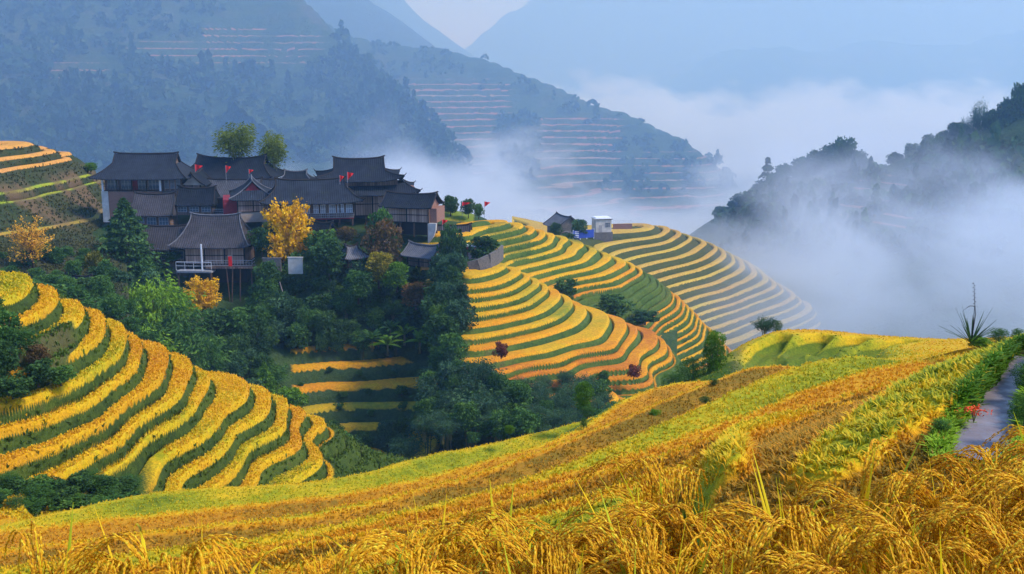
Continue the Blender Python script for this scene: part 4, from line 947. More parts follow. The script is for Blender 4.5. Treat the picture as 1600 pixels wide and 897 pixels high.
def leaves_np(C, N, size, aspect, seed, tone, spread=.8):
    """one bent two-triangle leaf (quad) per centre; C (n,3), N (n,3) preferred long direction"""
    r = np.random.default_rng(seed); n = len(C)
    d = N+spread*r.normal(size=(n, 3)); d /= np.linalg.norm(d, axis=1)[:, None]+1e-9
    q = r.normal(size=(n, 3)); s = np.cross(d, q); s /= np.linalg.norm(s, axis=1)[:, None]+1e-9
    L = size*(.6+.8*r.random(n))[:, None]; W = L*aspect
    up = np.cross(s, d)
    V = np.stack([C-d*L*.5, C+s*W*.5+up*L*.06, C+d*L*.5, C-s*W*.5+up*L*.06], 1).reshape(-1, 3)
    Fq = np.arange(n*4).reshape(n, 4)
    return V, Fq, np.repeat(np.clip(tone+.16*r.normal(size=n), 0, 1), 4)
def blob_points(blobs, seed, shell=.55):
    r = np.random.default_rng(seed); C, N, T = [], [], []
    for (cx, cy_, cz, rx, ry, rz, n) in blobs:
        d = r.normal(size=(n, 3)); d /= np.linalg.norm(d, axis=1)[:, None]
        rad = (shell+(1-shell)*r.random(n)**.6)*(1+.22*np.sin(d[:, 0]*5+cx*3)*np.cos(d[:, 2]*6+cy_*5+seed))
        P = d*rad[:, None]*np.array([rx, ry, rz])+np.array([cx, cy_, cz])
        bt = r.random()*.3
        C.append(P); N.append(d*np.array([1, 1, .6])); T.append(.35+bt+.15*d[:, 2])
    return np.concatenate(C), np.concatenate(N), np.concatenate(T)
def make_broad(seed, mat, nb=13, n=230, leaf=.085, flat=1.0, wide=.5, droop=0.0, low=.3, aspect=.55, name='broadleaf_tree'):
    """unit-height tree, crown from z=low to 1, half width = wide"""
    r = random.Random(seed); root = empty(name)
    blobs = []
    ch = 1-low
    for i in range(nb):
        t = (i+.5)/nb; zc = low+ch*(.12+.80*t); prof = math.sin(math.pi*min(1, max(.0, .12+.80*t)))**.55
        a = i*2.4+r.uniform(-.5, .5); rr = wide*.62*prof*r.uniform(.45, 1.0)
        s = wide*r.uniform(.30, .50)*(.6+.5*prof)
        blobs.append((rr*math.cos(a), rr*math.sin(a), min(zc, 1-s*.8), s, s, s*.8*flat, n))
    blobs.append((0, 0, low+ch*.45, wide*.5, wide*.5, ch*.36, n))
    C, N, T = blob_points(blobs, seed)
    N[:, 2] -= droop
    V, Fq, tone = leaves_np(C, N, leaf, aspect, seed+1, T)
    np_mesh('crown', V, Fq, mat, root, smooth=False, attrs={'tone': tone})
    mb = MB(); mb.tube([(0, 0, -.12), (.01, 0, low*.6), (0, .015, low+ch*.4), (.01, 0, .85)], [.035, .026, .016, .005], 7)
    for b in blobs[::2]: mb.tube([(0, 0, low*.8+ch*.1), (b[0]*.5, b[1]*.5, (low+b[2])*.5), (b[0], b[1], b[2])], [.014, .010, .004], 5)
    mb.build('trunk', M_BARK, root, True)
    return root
def make_conifer(seed, mat, wide=.26, n=2600, leaf=.07, name='conifer_tree', gaps=0.0, low=.06):
    r = np.random.default_rng(seed); root = empty(name)
    h = r.random(n)**1.25*(1-low); rad = wide*(1-h/(1-low))**.8*(.35+.65*r.random(n)**.5)*(1+.25*np.sin(h*60+seed))
    a = r.random(n)*6.283; rad *= 1+.18*np.sin(a*3+h*9)
    if gaps > 0:
        keep = (np.sin(h*38) > -1+gaps*2*r.random(n)); h, rad, a = h[keep], rad[keep], a[keep]
    C = np.stack([rad*np.cos(a), rad*np.sin(a), low+h-rad*.15], -1); N = np.stack([np.cos(a), np.sin(a), -.3+0*a], -1)
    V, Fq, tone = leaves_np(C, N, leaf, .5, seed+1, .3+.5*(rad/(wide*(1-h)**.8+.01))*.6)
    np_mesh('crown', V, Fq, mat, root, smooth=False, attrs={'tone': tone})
    mb = MB(); mb.tube([(0, 0, -.1), (0, 0, .5), (0, 0, .97)], [.025, .015, .003], 6); mb.build('trunk', M_BARK, root, True)
    return root
def make_bamboo(seed, mat, nc=34, wide=.5, leaf=.075, name='bamboo_clump', per=75):
    """arching culms with drooping sprays of narrow leaves"""
    r = np.random.default_rng(seed); root = empty(name); Cs, Ns, Ts = [], [], []; mb = MB()
    for i in range(nc):
        a = r.random()*6.283; lean = wide*(.25+.75*r.random()); H = .55+.45*r.random()*(1-.25*lean/wide); b0 = .08*r.random()
        ca, sa = math.cos(a), math.sin(a); pts = []
        for k in range(8):
            t = k/7; x = b0+lean*t**2.2; z = H*(t-.22*(lean/wide)*t**5)
            pts.append((x*ca, x*sa, z))
        if i % 3 == 0: mb.tube([(pts[0][0], pts[0][1], -.12)]+pts, [.009]*5+[.006, .005, .004, .002], 4, cap=False)
        P = np.array(pts); tt = .38+.62*r.random(per)**.75; i0 = np.clip((tt*7).astype(int), 0, 6); fr = (tt*7-i0)[:, None]
        c = P[i0]*(1-fr)+P[i0+1]*fr; sp = .075*(.5+1.1*np.sin(tt*3.0))[:, None]
        off = r.normal(size=(per, 3))*sp*np.array([1, 1, .55]); c = c+off
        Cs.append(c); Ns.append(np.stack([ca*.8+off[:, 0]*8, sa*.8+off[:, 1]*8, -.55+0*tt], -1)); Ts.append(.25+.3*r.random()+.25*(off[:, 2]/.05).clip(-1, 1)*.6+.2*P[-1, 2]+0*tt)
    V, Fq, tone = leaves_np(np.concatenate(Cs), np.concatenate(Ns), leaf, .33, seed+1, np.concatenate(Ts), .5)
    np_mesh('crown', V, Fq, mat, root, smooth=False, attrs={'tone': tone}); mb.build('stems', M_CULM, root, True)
    return root
def make_spiky(seed, mat, name='ginkgo_tree', nb=70, leaf=.045, wide=.5, per=42, branchy=True):
    """ragged autumn tree: leaves gathered tightly along radiating twigs"""
    r = np.random.default_rng(seed); root = empty(name); mb = MB(); Cs, Ns, Ts = [], [], []
    mb.tube([(0, 0, -.1), (.01, 0, .25), (0, .01, .6), (0, 0, .85)], [.03, .022, .012, .004], 6)
    for i in range(nb):
        h0 = .12+.6*r.random(); a = r.random()*6.283; el = .15+.95*r.random(); L = wide*(.35+.75*r.random())*(1.15-.5*h0)
        d = np.array([math.cos(a)*math.cos(el), math.sin(a)*math.cos(el), math.sin(el)]); b = np.array([0, 0, h0])
        L = min(L, (1.0-h0)/max(.05, d[2])) if d[2] > .2 else L
        mb.tube([b, b+d*L*.5+np.array([0, 0, .01]), b+d*L], [.008, .005, .002], 4, cap=False)
        t = .3+.7*r.random(per); off = r.normal(size=(per, 3))*.028
        Cs.append(b+d*L*t[:, None]+off); Ns.append(d+0*off); Ts.append(.3+.5*r.random()+0*t)
    V, Fq, tone = leaves_np(np.concatenate(Cs), np.concatenate(Ns), leaf, .6, seed+1, np.concatenate(Ts))
    np_mesh('crown', V, Fq, mat, root, smooth=False, attrs={'tone': tone}); mb.build('trunk', M_BARK, root, True)
    return root
def make_palm(seed, mat, nf=16, name='banana_plant', wfr=.085):
    """clump of long drooping fronds"""
    r = random.Random(seed); root = empty(name); V, Fq, T = [], [], []; mb = MB()
    mb.tube([(0, 0, -.1), (0, 0, .35)], [.05, .035], 6); mb.build('trunk', M_CULM, root, True)
    for i in range(nf):
        a = i*2.39+r.uniform(-.3, .3); el = r.uniform(.5, 1.35); L = r.uniform(.5, .85); tn = r.uniform(.2, .9)
        pr = None
        for k in range(9):
            t = k/8; x = L*t*math.cos(el)*(1+.2*t); z = .3+L*t*math.sin(el)-.55*L*t*t*(1.1-.3*math.sin(el))
            w_ = wfr*math.sin(math.pi*min(1, .06+.92*t))**.7; ca, sa = math.cos(a), math.sin(a)
            V += [(x*ca-w_*sa, x*sa+w_*ca, z-w_*.3), (x*ca, x*sa, z+.01), (x*ca+w_*sa, x*sa-w_*ca, z-w_*.3)]; T += [tn]*3
            if k: b = len(V)-6; Fq += [(b, b+1, b+4, b+3), (b+1, b+2, b+5, b+4)]
    np_mesh('fronds', V, Fq, mat, root, smooth=True, attrs={'tone': T}); return root

def proto_set(fn, seeds, **kw): return [[fn(s, m, **kw) for s in seeds] for m in ()]
_protos = {}
def proto(key):
    if key not in _protos:
        k, sd = key
        mk = {
            'dark': lambda: make_broad(10+sd, L_DARK, leaf=.085, low=.12, wide=.52),
            'darkbig': lambda: make_broad(20+sd, L_DARK, nb=17, n=300, leaf=.065, low=.1, wide=.5),
            'blue': lambda: make_broad(30+sd, L_BLUE, leaf=.085, low=.1, wide=.52),
            'light': lambda: make_broad(40+sd, L_BAMD, leaf=.08, low=.1, wide=.52, droop=.5),
            'bamboo': lambda: make_bamboo(50+sd, L_BAMB),
            'bamboobig': lambda: make_bamboo(55+sd, L_BAMB, nc=60, per=90, leaf=.055),
            'bamboodark': lambda: make_bamboo(60+sd, L_BAMD),
            'feather': lambda: make_bamboo(65+sd, L_FEAT, nc=40, wide=.30, leaf=.06, per=85, name='feathery_tree'),
            'misty': lambda: make_bamboo(70+sd, L_BLUE, nc=44, wide=.42, leaf=.055, per=90),
            'cone': lambda: make_conifer(80+sd, L_DARK, wide=.36, n=4200, leaf=.055),
            'fir': lambda: make_conifer(85+sd, L_BLUE, wide=.22, n=1800, leaf=.075, gaps=.7),
            'lime': lambda: make_conifer(90+sd, L_LIME, wide=.42, n=2600, leaf=.07, name='shrub'),
            'limeb': lambda: make_broad(95+sd, L_LIME, leaf=.075, low=.05, wide=.5, name='shrub'),
            'gold': lambda: make_spiky(100+sd, L_GOLD, nb=120, per=75, leaf=.046),
            'orange': lambda: make_spiky(105+sd, L_ORNG, nb=100, per=34, leaf=.036, name='autumn_tree', wide=.55),
            'olive': lambda: make_broad(110+sd, L_OLIV, leaf=.07, low=.08, wide=.45, name='autumn_tree'),
            'rust': lambda: make_broad(115+sd, L_RUST, leaf=.07, low=.1, wide=.55, name='autumn_tree'),
            'red': lambda: make_broad(120+sd, L_RED, nb=7, n=160, leaf=.11, low=.0, wide=.6, name='shrub'),
            'bush': lambda: make_broad(130+sd, L_DARK, nb=8, n=180, leaf=.12, low=.0, wide=.62, name='shrub'),
            'gbush': lambda: make_broad(135+sd, L_BAMD, nb=8, n=180, leaf=.11, low=.0, wide=.62, name='shrub'),
            'palm': lambda: make_palm(140+sd, L_LIME), 'palmdark': lambda: make_palm(145+sd, L_BAMD),
            'fine': lambda: make_broad(150+sd, L_LIME, nb=22, n=420, leaf=.035, low=.02, wide=.40, aspect=.5, name='leafy_tree'),
            'finedark': lambda: make_broad(155+sd, L_BAMD, nb=16, n=420, leaf=.035, low=.0, wide=.55, aspect=.5, name='shrub'),
            'scrawny': lambda: make_spiky(160+sd, L_BLUE, nb=26, per=20, leaf=.05, name='thin_tree', wide=.22),
        }[k]
        o = mk(); _protos[key] = [o, False]
    return _protos[key]
def ground_z(x, y, fs):
    return max(float(f(np.array([x]), np.array([y]))[0]) for f in fs)
def hitY(u, v, f, y0, y1, n=500):
    """distance at which the photo ray through (u,v) meets surface f"""
    ys = np.linspace(y0, y1, n); p0 = at(u, v, 1.0); X = p0.x*ys; Z = p0.z*ys
    h = f(X, ys); k = np.nonzero(h > Z)[0]
    return float(ys[k[0]]) if len(k) else None
def plant(kind, sd, u, vb, hpx, Y, label, group=None, wpx=None, cat='tree', f=None, rz=None):
    """plant whose foot is at photo pixel (u,vb), hpx tall; width factor from wpx"""
    o, used = proto((kind, sd))
    if used: o = copy_tree(o)
    else: _protos[(kind, sd)][1] = True
    p = at(u, vb, Y)
    if f is not None: p.z = min(p.z, ground_z(p.x, p.y, f))
    h = hpx*Y/F + (at(u, vb, Y).z-p.z); o.location = p
    base_w = {'cone': .60, 'gold': .80, 'orange': .85, 'fir': .40, 'lime': .75, 'feather': .75, 'scrawny': .5, 'fine': .85}.get(kind, 1.05)
    s = h if wpx is None else (wpx*Y/F)/base_w
    o.scale = (s, s, h); o.rotation_euler = (0, 0, rng.uniform(0, 6.28) if rz is None else rz)
    for k in ('label', 'category', 'group'):
        if k in o: del o[k]
    tag(o, label, cat, group); return o

# ---- trees one can name
plant('cone', 0, 200, 420, 112, 170, 'tall dark conical tree at the left corner of the brick walled house', wpx=92, f=[F2])
plant('feather', 0, 372, 262, 82, 203, 'tall feathery yellow green tree behind the long back roof', wpx=66)
plant('feather', 1, 429, 275, 80, 204, 'slimmer feathery green tree right of the tallest one behind the roofs', wpx=46)
plant('gold', 0, 450, 402, 94, 172, 'bright golden autumn tree in the heart of the village', wpx=80, f=[F2])
plant('gold', 1, 318, 492, 64, 163, 'golden bush like tree below the white terrace railing', wpx=62, f=[F2])
plant('olive', 0, 152, 468, 80, 160, 'yellow olive autumn tree beside the mossy hut at the left', wpx=52, f=[F2])
plant('orange', 0, 52, 420, 82, 153, 'orange autumn tree alone on the slope at the far left', wpx=68)
plant('rust', 0, 600, 425, 86, 170, 'rusty brown tree in front of the tall plank house', wpx=74, f=[F2])
plant('light', 0, 598, 402, 78, 172, 'green leafy tree against the wall of the tall plank house', wpx=56, f=[F2])
plant('darkbig', 0, 708, 440, 90, 166, 'broad dark green tree left of the retaining wall', wpx=76, f=[F2])
plant('bush', 0, 758, 408, 42, 163, 'dark bush with yellow flecks behind the retaining wall', wpx=52, cat='shrub')
plant('dark', 0, 704, 336, 31, 200, 'round tree leftmost on the green mound', wpx=34); plant('blue', 0, 732, 338, 28, 199, 'round tree in the middle of the green mound', wpx=26); plant('light', 1, 748, 340, 22, 197, 'small loose tree at the right end of the green mound', wpx=20)
plant('dark', 1, 868, 373, 26, 258, 'dark tree leaning on the left wall of the stone farmhouse', wpx=22); plant('blue', 1, 905, 372, 30, 257, 'dark tree before the right side of the stone farmhouse', wpx=34)
plant('bush', 1, 888, 376, 12, 255, 'low bush below the stone farmhouse', wpx=30, cat='shrub')
for i, (u, vb, h, w_, Y, k) in enumerate(((250, 560, 158, 120, 152, 'bamboobig'), (212, 545, 110, 80, 150, 'bamboo'), (285, 575, 118, 100, 150, 'bamboodark'), (235, 590, 95, 90, 143, 'bamboo'), (320, 600, 96, 90, 142, 'bamboodark'))):
    plant(k, i % 2, u, vb, h, Y, ['largest bright green bamboo clump below the stilted house', 'bright bamboo clump left of the largest one', 'dark bamboo clump right of the largest one', 'bamboo clump at the foot of the largest one', 'dark drooping bamboo clump low on the slope above the left terraces'][i], 'bamboo clumps on the wooded slope', w_, f=[F2])
plant('lime', 0, 415, 618, 56, 146, 'bright yellow green pointed shrub left of the lower terraces', wpx=46, cat='shrub', f=[F2])
plant('limeb', 0, 455, 628, 26, 145, 'low lime green shrub at the edge of the lower terraces', wpx=64, cat='shrub', f=[F2])
plant('red', 0, 783, 558, 25, 131, 'reddish round bush at the end of an orange terrace', wpx=30, cat='shrub'); plant('red', 1, 990, 590, 22, 141, 'reddish bush among the lower terraces of the bright spur', wpx=26, cat='shrub')
plant('bush', 2, 884, 470, 36, 172, 'dark shrub in the fold between the two golden spurs', wpx=46, cat='shrub'); plant('bush', 0, 960, 492, 34, 180, 'purplish dark shrub in the fold behind the bright spur', wpx=60, cat='shrub'); plant('bush', 1, 1008, 505, 22, 186, 'low dark shrub on the bank behind the bright spur', wpx=50, cat='shrub')
# near the knoll
plant('fine', 0, 1115, 590, 80, 60, 'leafy green tree standing alone at the left end of the knoll', wpx=48, f=[F4])
plant('finedark', 0, 1082, 606, 50, 60, 'dark rounded shrub below the lone leafy tree', wpx=62, cat='shrub'); plant('finedark', 1, 1052, 612, 34, 62, 'small dark shrub at the lower left of the lone leafy tree', wpx=44, cat='shrub')
plant('misty', 0, 1194, 524, 36, 73, 'dark spray of drooping fronds on top of the knoll', wpx=46, cat='palm'); plant('finedark', 0, 1214, 521, 22, 73, 'small grey bush beside the drooping fronds on the knoll', wpx=20, cat='shrub')
plant('fine', 1, 911, 642, 50, 57, 'bright green upright bush on the edge of the slope', wpx=40, cat='shrub', f=[F5]); plant('finedark', 1, 918, 652, 18, 55, 'low green shrub at the foot of the bright upright bush', wpx=30, cat='shrub', f=[F5])
plant('fine', 0, 1023, 662, 25, 41, 'small round green shrub alone in the middle of the rice slope', wpx=27, cat='shrub', f=[F5]); plant('finedark', 0, 912, 668, 16, 48, 'tiny green shrub by the smooth yellow hump', wpx=18, cat='shrub', f=[F5])
plant('finedark', 1, 1116, 602, 11, 45, 'flat dark green tuft on the orange field', wpx=20, cat='shrub', f=[F5]); plant('finedark', 0, 1102, 630, 11, 40, 'flat dark tuft nearer on the orange field', wpx=24, cat='shrub', f=[F5])
plant('fine', 1, 796, 678, 15, 55, 'little green tuft on the left edge of the slope', wpx=20, cat='shrub', f=[F5])

# ---- filling the wooded slope of the village hill: each tree a thing
G_W = 'trees of the wooded slope below the village'
FILLS = [('dark', 'dark rounded tree in the thick wood below the village'), ('blue', 'blue green rounded tree in the thick wood below the village'), ('light', 'mid green drooping tree in the thick wood below the village'), ('bamboodark', 'dark feathery bamboo clump in the thick wood below the village'), ('bush', 'dark low shrub in the thick wood below the village')]
def fill(u0, u1, v0, v1, step, hp, kinds, seed, y0=130, y1=200, wfac=1.0, skip=None, grp=G_W, labs=None, fr=None):
    r = random.Random(seed); v = v0; n = 0
    while v <= v1:
        u = u0+r.uniform(0, step)
        while u <= u1:
            uu, vv = u+r.uniform(-.3, .3)*step, v+r.uniform(-.35, .35)*step*.5
            u += step*r.uniform(.8, 1.2)
            if skip and skip(uu, vv): continue
            Y = hitY(uu, vv, fr or F2, y0, y1, 160)
            if Y is None: continue
            k = r.choice(kinds); h = hp*r.uniform(.7, 1.3)
            if k in ('bush', 'gbush', 'red'): h *= .6
            lb = (labs or dict(FILLS))[k]
            plant(k, r.randrange(3 if k != 'bush' else 3), uu, vv+3, h, Y-.3, lb, grp, h*r.uniform(.85, 1.25)*wfac*(1.4 if k in ('bush', 'gbush') else 1), cat='shrub' if k in ('bush', 'gbush') else 'tree'); n += 1
        v += step*.5
    return n
sk = lambda u, v: (u < 405 and v < 478 and u > 245) or (335 < u < 410 and v < 515) or (285 < u < 352 and v < 530) or (v < 440 and 440 < u < 475) or (v < 425 and 620 < u < 690)
n1 = fill(400, 730, 432, 552, 34, 46, ['dark', 'blue', 'dark', 'light', 'bush', 'bamboodark'], 3, skip=sk)
n2 = fill(160, 420, 455, 560, 40, 50, ['dark', 'blue', 'light', 'bamboodark', 'bush'], 5, skip=sk)
n3 = fill(290, 420, 560, 660, 40, 50, ['dark', 'blue', 'bamboodark', 'dark'], 7)
n12 = fill(450, 660, 585, 660, 52, 20, ['gbush', 'gbush', 'bush'], 31, grp='bushes on the banks of the lower terraces', labs={'gbush': 'green bush on a bank between the lower terraces', 'bush': 'dark bush on a bank between the lower terraces'})
n4 = fill(470, 640, 690, 722, 36, 34, ['dark', 'blue', 'bush'], 9, y0=120)
n5 = fill(672, 740, 580, 700, 40, 50, ['blue', 'bamboodark', 'light', 'blue'], 11, y0=120)
for i, (u, vb, h, w_, Y) in enumerate(((700, 690, 130, 110, 132), (735, 705, 130, 120, 128), (775, 690, 110, 100, 127), (668, 700, 80, 70, 132), (820, 668, 66, 80, 130), (860, 655, 56, 70, 130), (745, 640, 100, 90, 131), (640, 722, 56, 80, 130), (680, 640, 90, 70, 138))):
    plant('misty', i % 3, u, vb, h, Y, 'soft drooping blue green bamboo in the misty hollow', 'bamboo in the misty hollow', w_)
plant('bamboo', 0, 672, 650, 90, 140, 'yellow green bamboo at the right end of the lower terraces', wpx=40)
GM = {'misty': 'soft blue green bamboo low in the misty hollow', 'light': 'soft green tree low in the misty hollow', 'gbush': 'soft green bush low in the misty hollow', 'blue': 'soft blue green tree low in the misty hollow'}
n11 = fill(655, 960, 610, 690, 30, 44, ['misty', 'misty', 'gbush', 'gbush', 'light'], 23, fr=FA, y0=110, y1=170, grp='trees of the misty hollow', labs=GM)
n7 = fill(675, 712, 440, 640, 26, 46, ['dark', 'blue', 'light', 'dark'], 13, fr=FA, y0=128)
for i, (u, vb, h, w_, Y) in enumerate(((708, 480, 66, 44, 149), (704, 520, 70, 50, 147), (712, 555, 64, 44, 143), (706, 590, 70, 56, 139), (722, 618, 60, 60, 134), (705, 640, 80, 70, 133), (702, 450, 50, 44, 154))):
    plant(['dark', 'light', 'blue'][i % 3], i % 3, u, vb, h, Y, 'dark tree at the left end of the golden terraces', 'trees closing the golden terraces at the left', w_)
GS = {'gbush': 'green scrub on the brown slope at the left', 'bush': 'dark scrub on the brown slope at the left', 'light': 'small green tree on the brown slope at the left'}
n8 = fill(-20, 190, 400, 470, 34, 30, ['gbush', 'bush', 'light', 'gbush'], 15, fr=F0, y0=115, y1=200, grp='scrub on the slope at the left', labs=GS)
n9 = fill(60, 300, 470, 540, 34, 34, ['gbush', 'bush', 'light', 'gbush'], 16, fr=lambda x, y: np.maximum(F0(x, y)-100*(x/y > -.355), F2(x, y)), y0=115, y1=180, grp='scrub on the slope at the left', labs=GS)
n10 = 0 if True else fill(-15, 150, 300, 395, 26, 13, ['gbush', 'bush', 'gbush', 'gbush'], 19, fr=F0, y0=130, y1=215, grp='low scrub under the upper terraces', labs={'gbush': 'low green scrub on the earth bank under the upper terraces', 'bush': 'low dark scrub on the earth bank under the upper terraces'})
# leafy banana clumps
LB = {'palm': 'bright banana like plant with hanging leaves on the slope', 'palmdark': 'dark banana like plant with hanging leaves on the slope'}
for i, (u, vb, h) in enumerate(((582, 545, 44), (606, 552, 46), (632, 536, 44), (656, 548, 48), (684, 530, 50), (705, 545, 46), (640, 505, 36), (700, 505, 40), (362, 520, 50), (392, 505, 44), (610, 525, 36))):
    Y = hitY(u, vb, F2, 130, 200) or 160
    k = 'palm' if i in (1, 2, 3, 4) else 'palmdark'; plant(k, i % 2, u, vb, h, Y-2.5, LB[k], 'banana plants on the wooded slope', h*.95, cat='plant')
# small details around houses
for i, (u, vb, h, w_, Y, k, lb) in enumerate(((515, 432, 62, 72, 166, 'dark', 'big round dark tree below the long house'), (560, 470, 50, 60, 163, 'light', 'drooping green tree in the middle of the slope'), (500, 392, 34, 60, 171, 'gbush', 'green bushes under the pale window band'), (540, 380, 26, 40, 174, 'rust', 'low rusty shrub under the long house'),
        (592, 445, 54, 60, 164, 'olive', 'yellowish green tree in the middle of the slope'), (620, 452, 44, 60, 164, 'limeb', 'bright green bush above the wooded slope'), (690, 470, 44, 60, 162, 'olive', 'yellow flecked tree high on the slope under the hut'), (650, 480, 40, 60, 162, 'rust', 'brownish loose tree high on the slope'),
        (410, 400, 46, 46, 170, 'dark', 'dark tree between the stilted house and the golden tree'), (420, 450, 44, 50, 165, 'dark', 'dark tree right of the stilts'), (175, 470, 50, 46, 158, 'dark', 'dark shrub behind the small white lamp'), (62, 470, 34, 60, 140, 'gbush', 'grey green shrub below the orange autumn tree'), (100, 482, 40, 80, 138, 'gbush', 'broad grey green shrub before the mossy hut'), (150, 500, 36, 70, 136, 'gbush', 'low green shrub above the left terraces'), (185, 520, 36, 60, 134, 'bush', 'dark shrub above the left terraces'),
        (230, 545, 30, 50, 138, 'gbush', 'green shrub along the edge of the left terraces'), (270, 408, 16, 30, 172, 'bush', 'clipped bush under the grey windows'), (530, 722, 50, 60, 92, 'gbush', 'bright green scrub at the right end of the left terraces'), (490, 738, 30, 50, 86, 'gbush', 'green scrub low on the left terraces'), (132, 345, 20, 24, 196, 'bush', 'small shrub at the brow of the upper terraces'), (142, 268, 14, 30, 208, 'limeb', 'bright shrub on the brow of the upper terraces'))):
    plant(k, i % 3, u, vb, h, Y, lb, None, w_, cat='shrub' if 'bush' in k or k == 'limeb' else 'tree')
# shrubs on the left hill
for i, (u, v, h, w_, k) in enumerate(((5, 590, 60, 60, 'dark'), (30, 560, 60, 70, 'bamboodark'), (10, 540, 56, 60, 'gbush'), (60, 600, 40, 60, 'bush'), (95, 600, 30, 50, 'gbush'), (20, 620, 34, 60, 'bush'), (-8, 490, 30, 40, 'gbush'), (60, 575, 40, 50, 'rust'))):
    Y = (hitY(u, v, F1, 45, 110) or 66)-1.0
    plant(k, i % 3, u, v, h, Y, ['dark tree at the left edge of the picture among the terraces', 'drooping dark bush in the hollow of the left hill', 'leafy bush in the hollow of the left hill', 'low dark scrub on the bank of the left hill', 'light scrub at the end of the hollow in the left hill', 'dark scrub along the top of the lower left terrace', 'green bush on the topmost left terrace', 'brown bush in the hollow of the left hill'][i], None, w_, cat='shrub')
n6 = 0
r_ = random.Random(5)
for u, v in [(r_.uniform(-20, 210), r_.uniform(760, 800)) for _ in range(34)]:
    if v < 748+abs(u-60)*.02: continue
    Y = (hitY(u, v, F1, 40, 95) or 57)-.6
    plant(r_.choice(['bush', 'gbush', 'finedark']), r_.randrange(2), u, v+4, r_.uniform(20, 34), Y, 'dark green scrub at the foot of the left hill', 'scrub at the foot of the left hill', r_.uniform(40, 64), cat='shrub')
# ---- misty trees on the hill in the fog
G_F = 'dark trees on the hill standing in the fog'
plant('fir', 0, 1197, 312, 66, 368, 'pointed conifer leftmost on the foggy hill', wpx=34)
for i, (u, vb, h, w_, Y, k) in enumerate(((1222, 300, 34, 40, 366, 'blue'), (1250, 292, 36, 40, 365, 'dark'), (1272, 292, 44, 44, 364, 'dark'), (1296, 290, 50, 50, 362, 'blue'), (1318, 290, 58, 50, 362, 'dark'), (1340, 290, 42, 44, 360, 'blue'), (1353, 292, 34, 36, 359, 'dark'), (1185, 320, 26, 40, 370, 'blue'), (1155, 335, 26, 40, 376, 'blue'), (1130, 348, 20, 40, 382, 'blue'), (1210, 318, 36, 40, 365, 'dark'))):
    plant(k, i % 3, u, vb, h*1.3, Y, 'rounded dark tree on the lower crest of the foggy hill', G_F, w_)
plant('scrawny', 0, 1311, 270, 58, 361, 'thin sparse tree rising above the trees of the foggy hill', wpx=34)
for i, (u, vb, h, w_, Y, k) in enumerate(((1400, 262, 24, 34, 350, 'blue'), (1425, 250, 26, 34, 346, 'dark'), (1450, 240, 30, 34, 342, 'blue'), (1472, 235, 30, 36, 339, 'dark'), (1492, 232, 40, 40, 336, 'blue'), (1506, 232, 60, 30, 335, 'misty'), (1528, 230, 84, 34, 333, 'misty'), (1545, 228, 56, 40, 331, 'dark'), (1566, 225, 70, 50, 330, 'blue'), (1588, 225, 92, 56, 328, 'dark'), (1612, 225, 110, 60, 325, 'blue'), (1645, 215, 110, 70, 322, 'dark'), (1575, 240, 60, 60, 326, 'blue'), (1380, 275, 18, 30, 352, 'blue'))):
    plant(k, i % 3, u, vb+8, h+8, Y, 'tall dark tree on the upper right crest of the foggy hill', G_F, w_)
# ---- far woods: one mass per mountain
M1T = {'mountain_woods': ((80, 200, 92, 122), (195, 250, 62, 86), (325, 445, 36, 104), (440, 522, 44, 84), (240, 330, 58, 94), (300, 500, 84, 102)), 'ridge_woods': ((640, 780, 135, 290), (840, 960, 190, 290)), 'foggy_woods': ()}
def woods(name, label, f, uv_boxes, y0, y1, size, n, mat, seed, conic=.25):
    r = np.random.default_rng(seed); V, Fq, T = [], [], []; base = 0
    for (u0, u1, v0, v1, frac) in uv_boxes:
        for _ in range(int(n*frac)):
            u = r.uniform(u0, u1); v = r.uniform(v0, v1)
            if any(a < u < b and c < v-4 < d_ for a, b, c, d_ in M1T[name]): continue
            Y = hitY(u, v, f, y0, y1, 120)
            if Y is None: continue
            p = np.array(at(u, v, Y)); s = size*r.uniform(.6, 1.5); m = 26; con = r.random() < conic
            d = r.normal(size=(m, 3)); d /= np.linalg.norm(d, axis=1)[:, None]; d[:, 2] = np.abs(d[:, 2])
            if con: hh = r.random(m); d = np.stack([(1-hh)*.5*np.cos(hh*40), (1-hh)*.5*np.sin(hh*40), hh*2.2], -1)
            C = p+d*s*np.array([.8, .8, .9]); tn = r.random()
            v_, f_, t_ = leaves_np(C, d, s*.75, .7, int(r.integers(1e6)), np.full(m, tn))
            V.append(v_); Fq.append(f_+base); T.append(t_); base += len(v_)
    o = np_mesh(name, np.concatenate(V), np.concatenate(Fq), mat, smooth=False, attrs={'tone': np.concatenate(T)})
    tag(o, label, 'woods', None, 'stuff'); return o
woods('mountain_woods', 'hazy woods patched over the mountainside behind the village', FM1, [(480, 720, 70, 260, .38), (0, 480, 110, 260, .34), (0, 130, 0, 120, .10), (150, 340, -10, 120, .12), (520, 620, 60, 130, .06), (560, 740, 120, 280, .15)], 500, 930, 5.2, 1000, L_MTN, 3)
woods('ridge_woods', 'hazy woods on the long ridge', FM2, [(775, 840, 180, 290, .3), (880, 1150, 165, 300, .4), (540, 700, 70, 130, .2), (640, 1150, 90, 160, .1)], 600, 1100, 4.2, 420, L_MTN, 4, .1)
woods('foggy_woods', 'dim woods covering the foggy hill at the right', FR, [(1130, 1300, 300, 400, .4), (1290, 1600, 225, 300, .25), (1290, 1600, 300, 400, .35)], 240, 400, 3.0, 320, L_BLUE, 5)
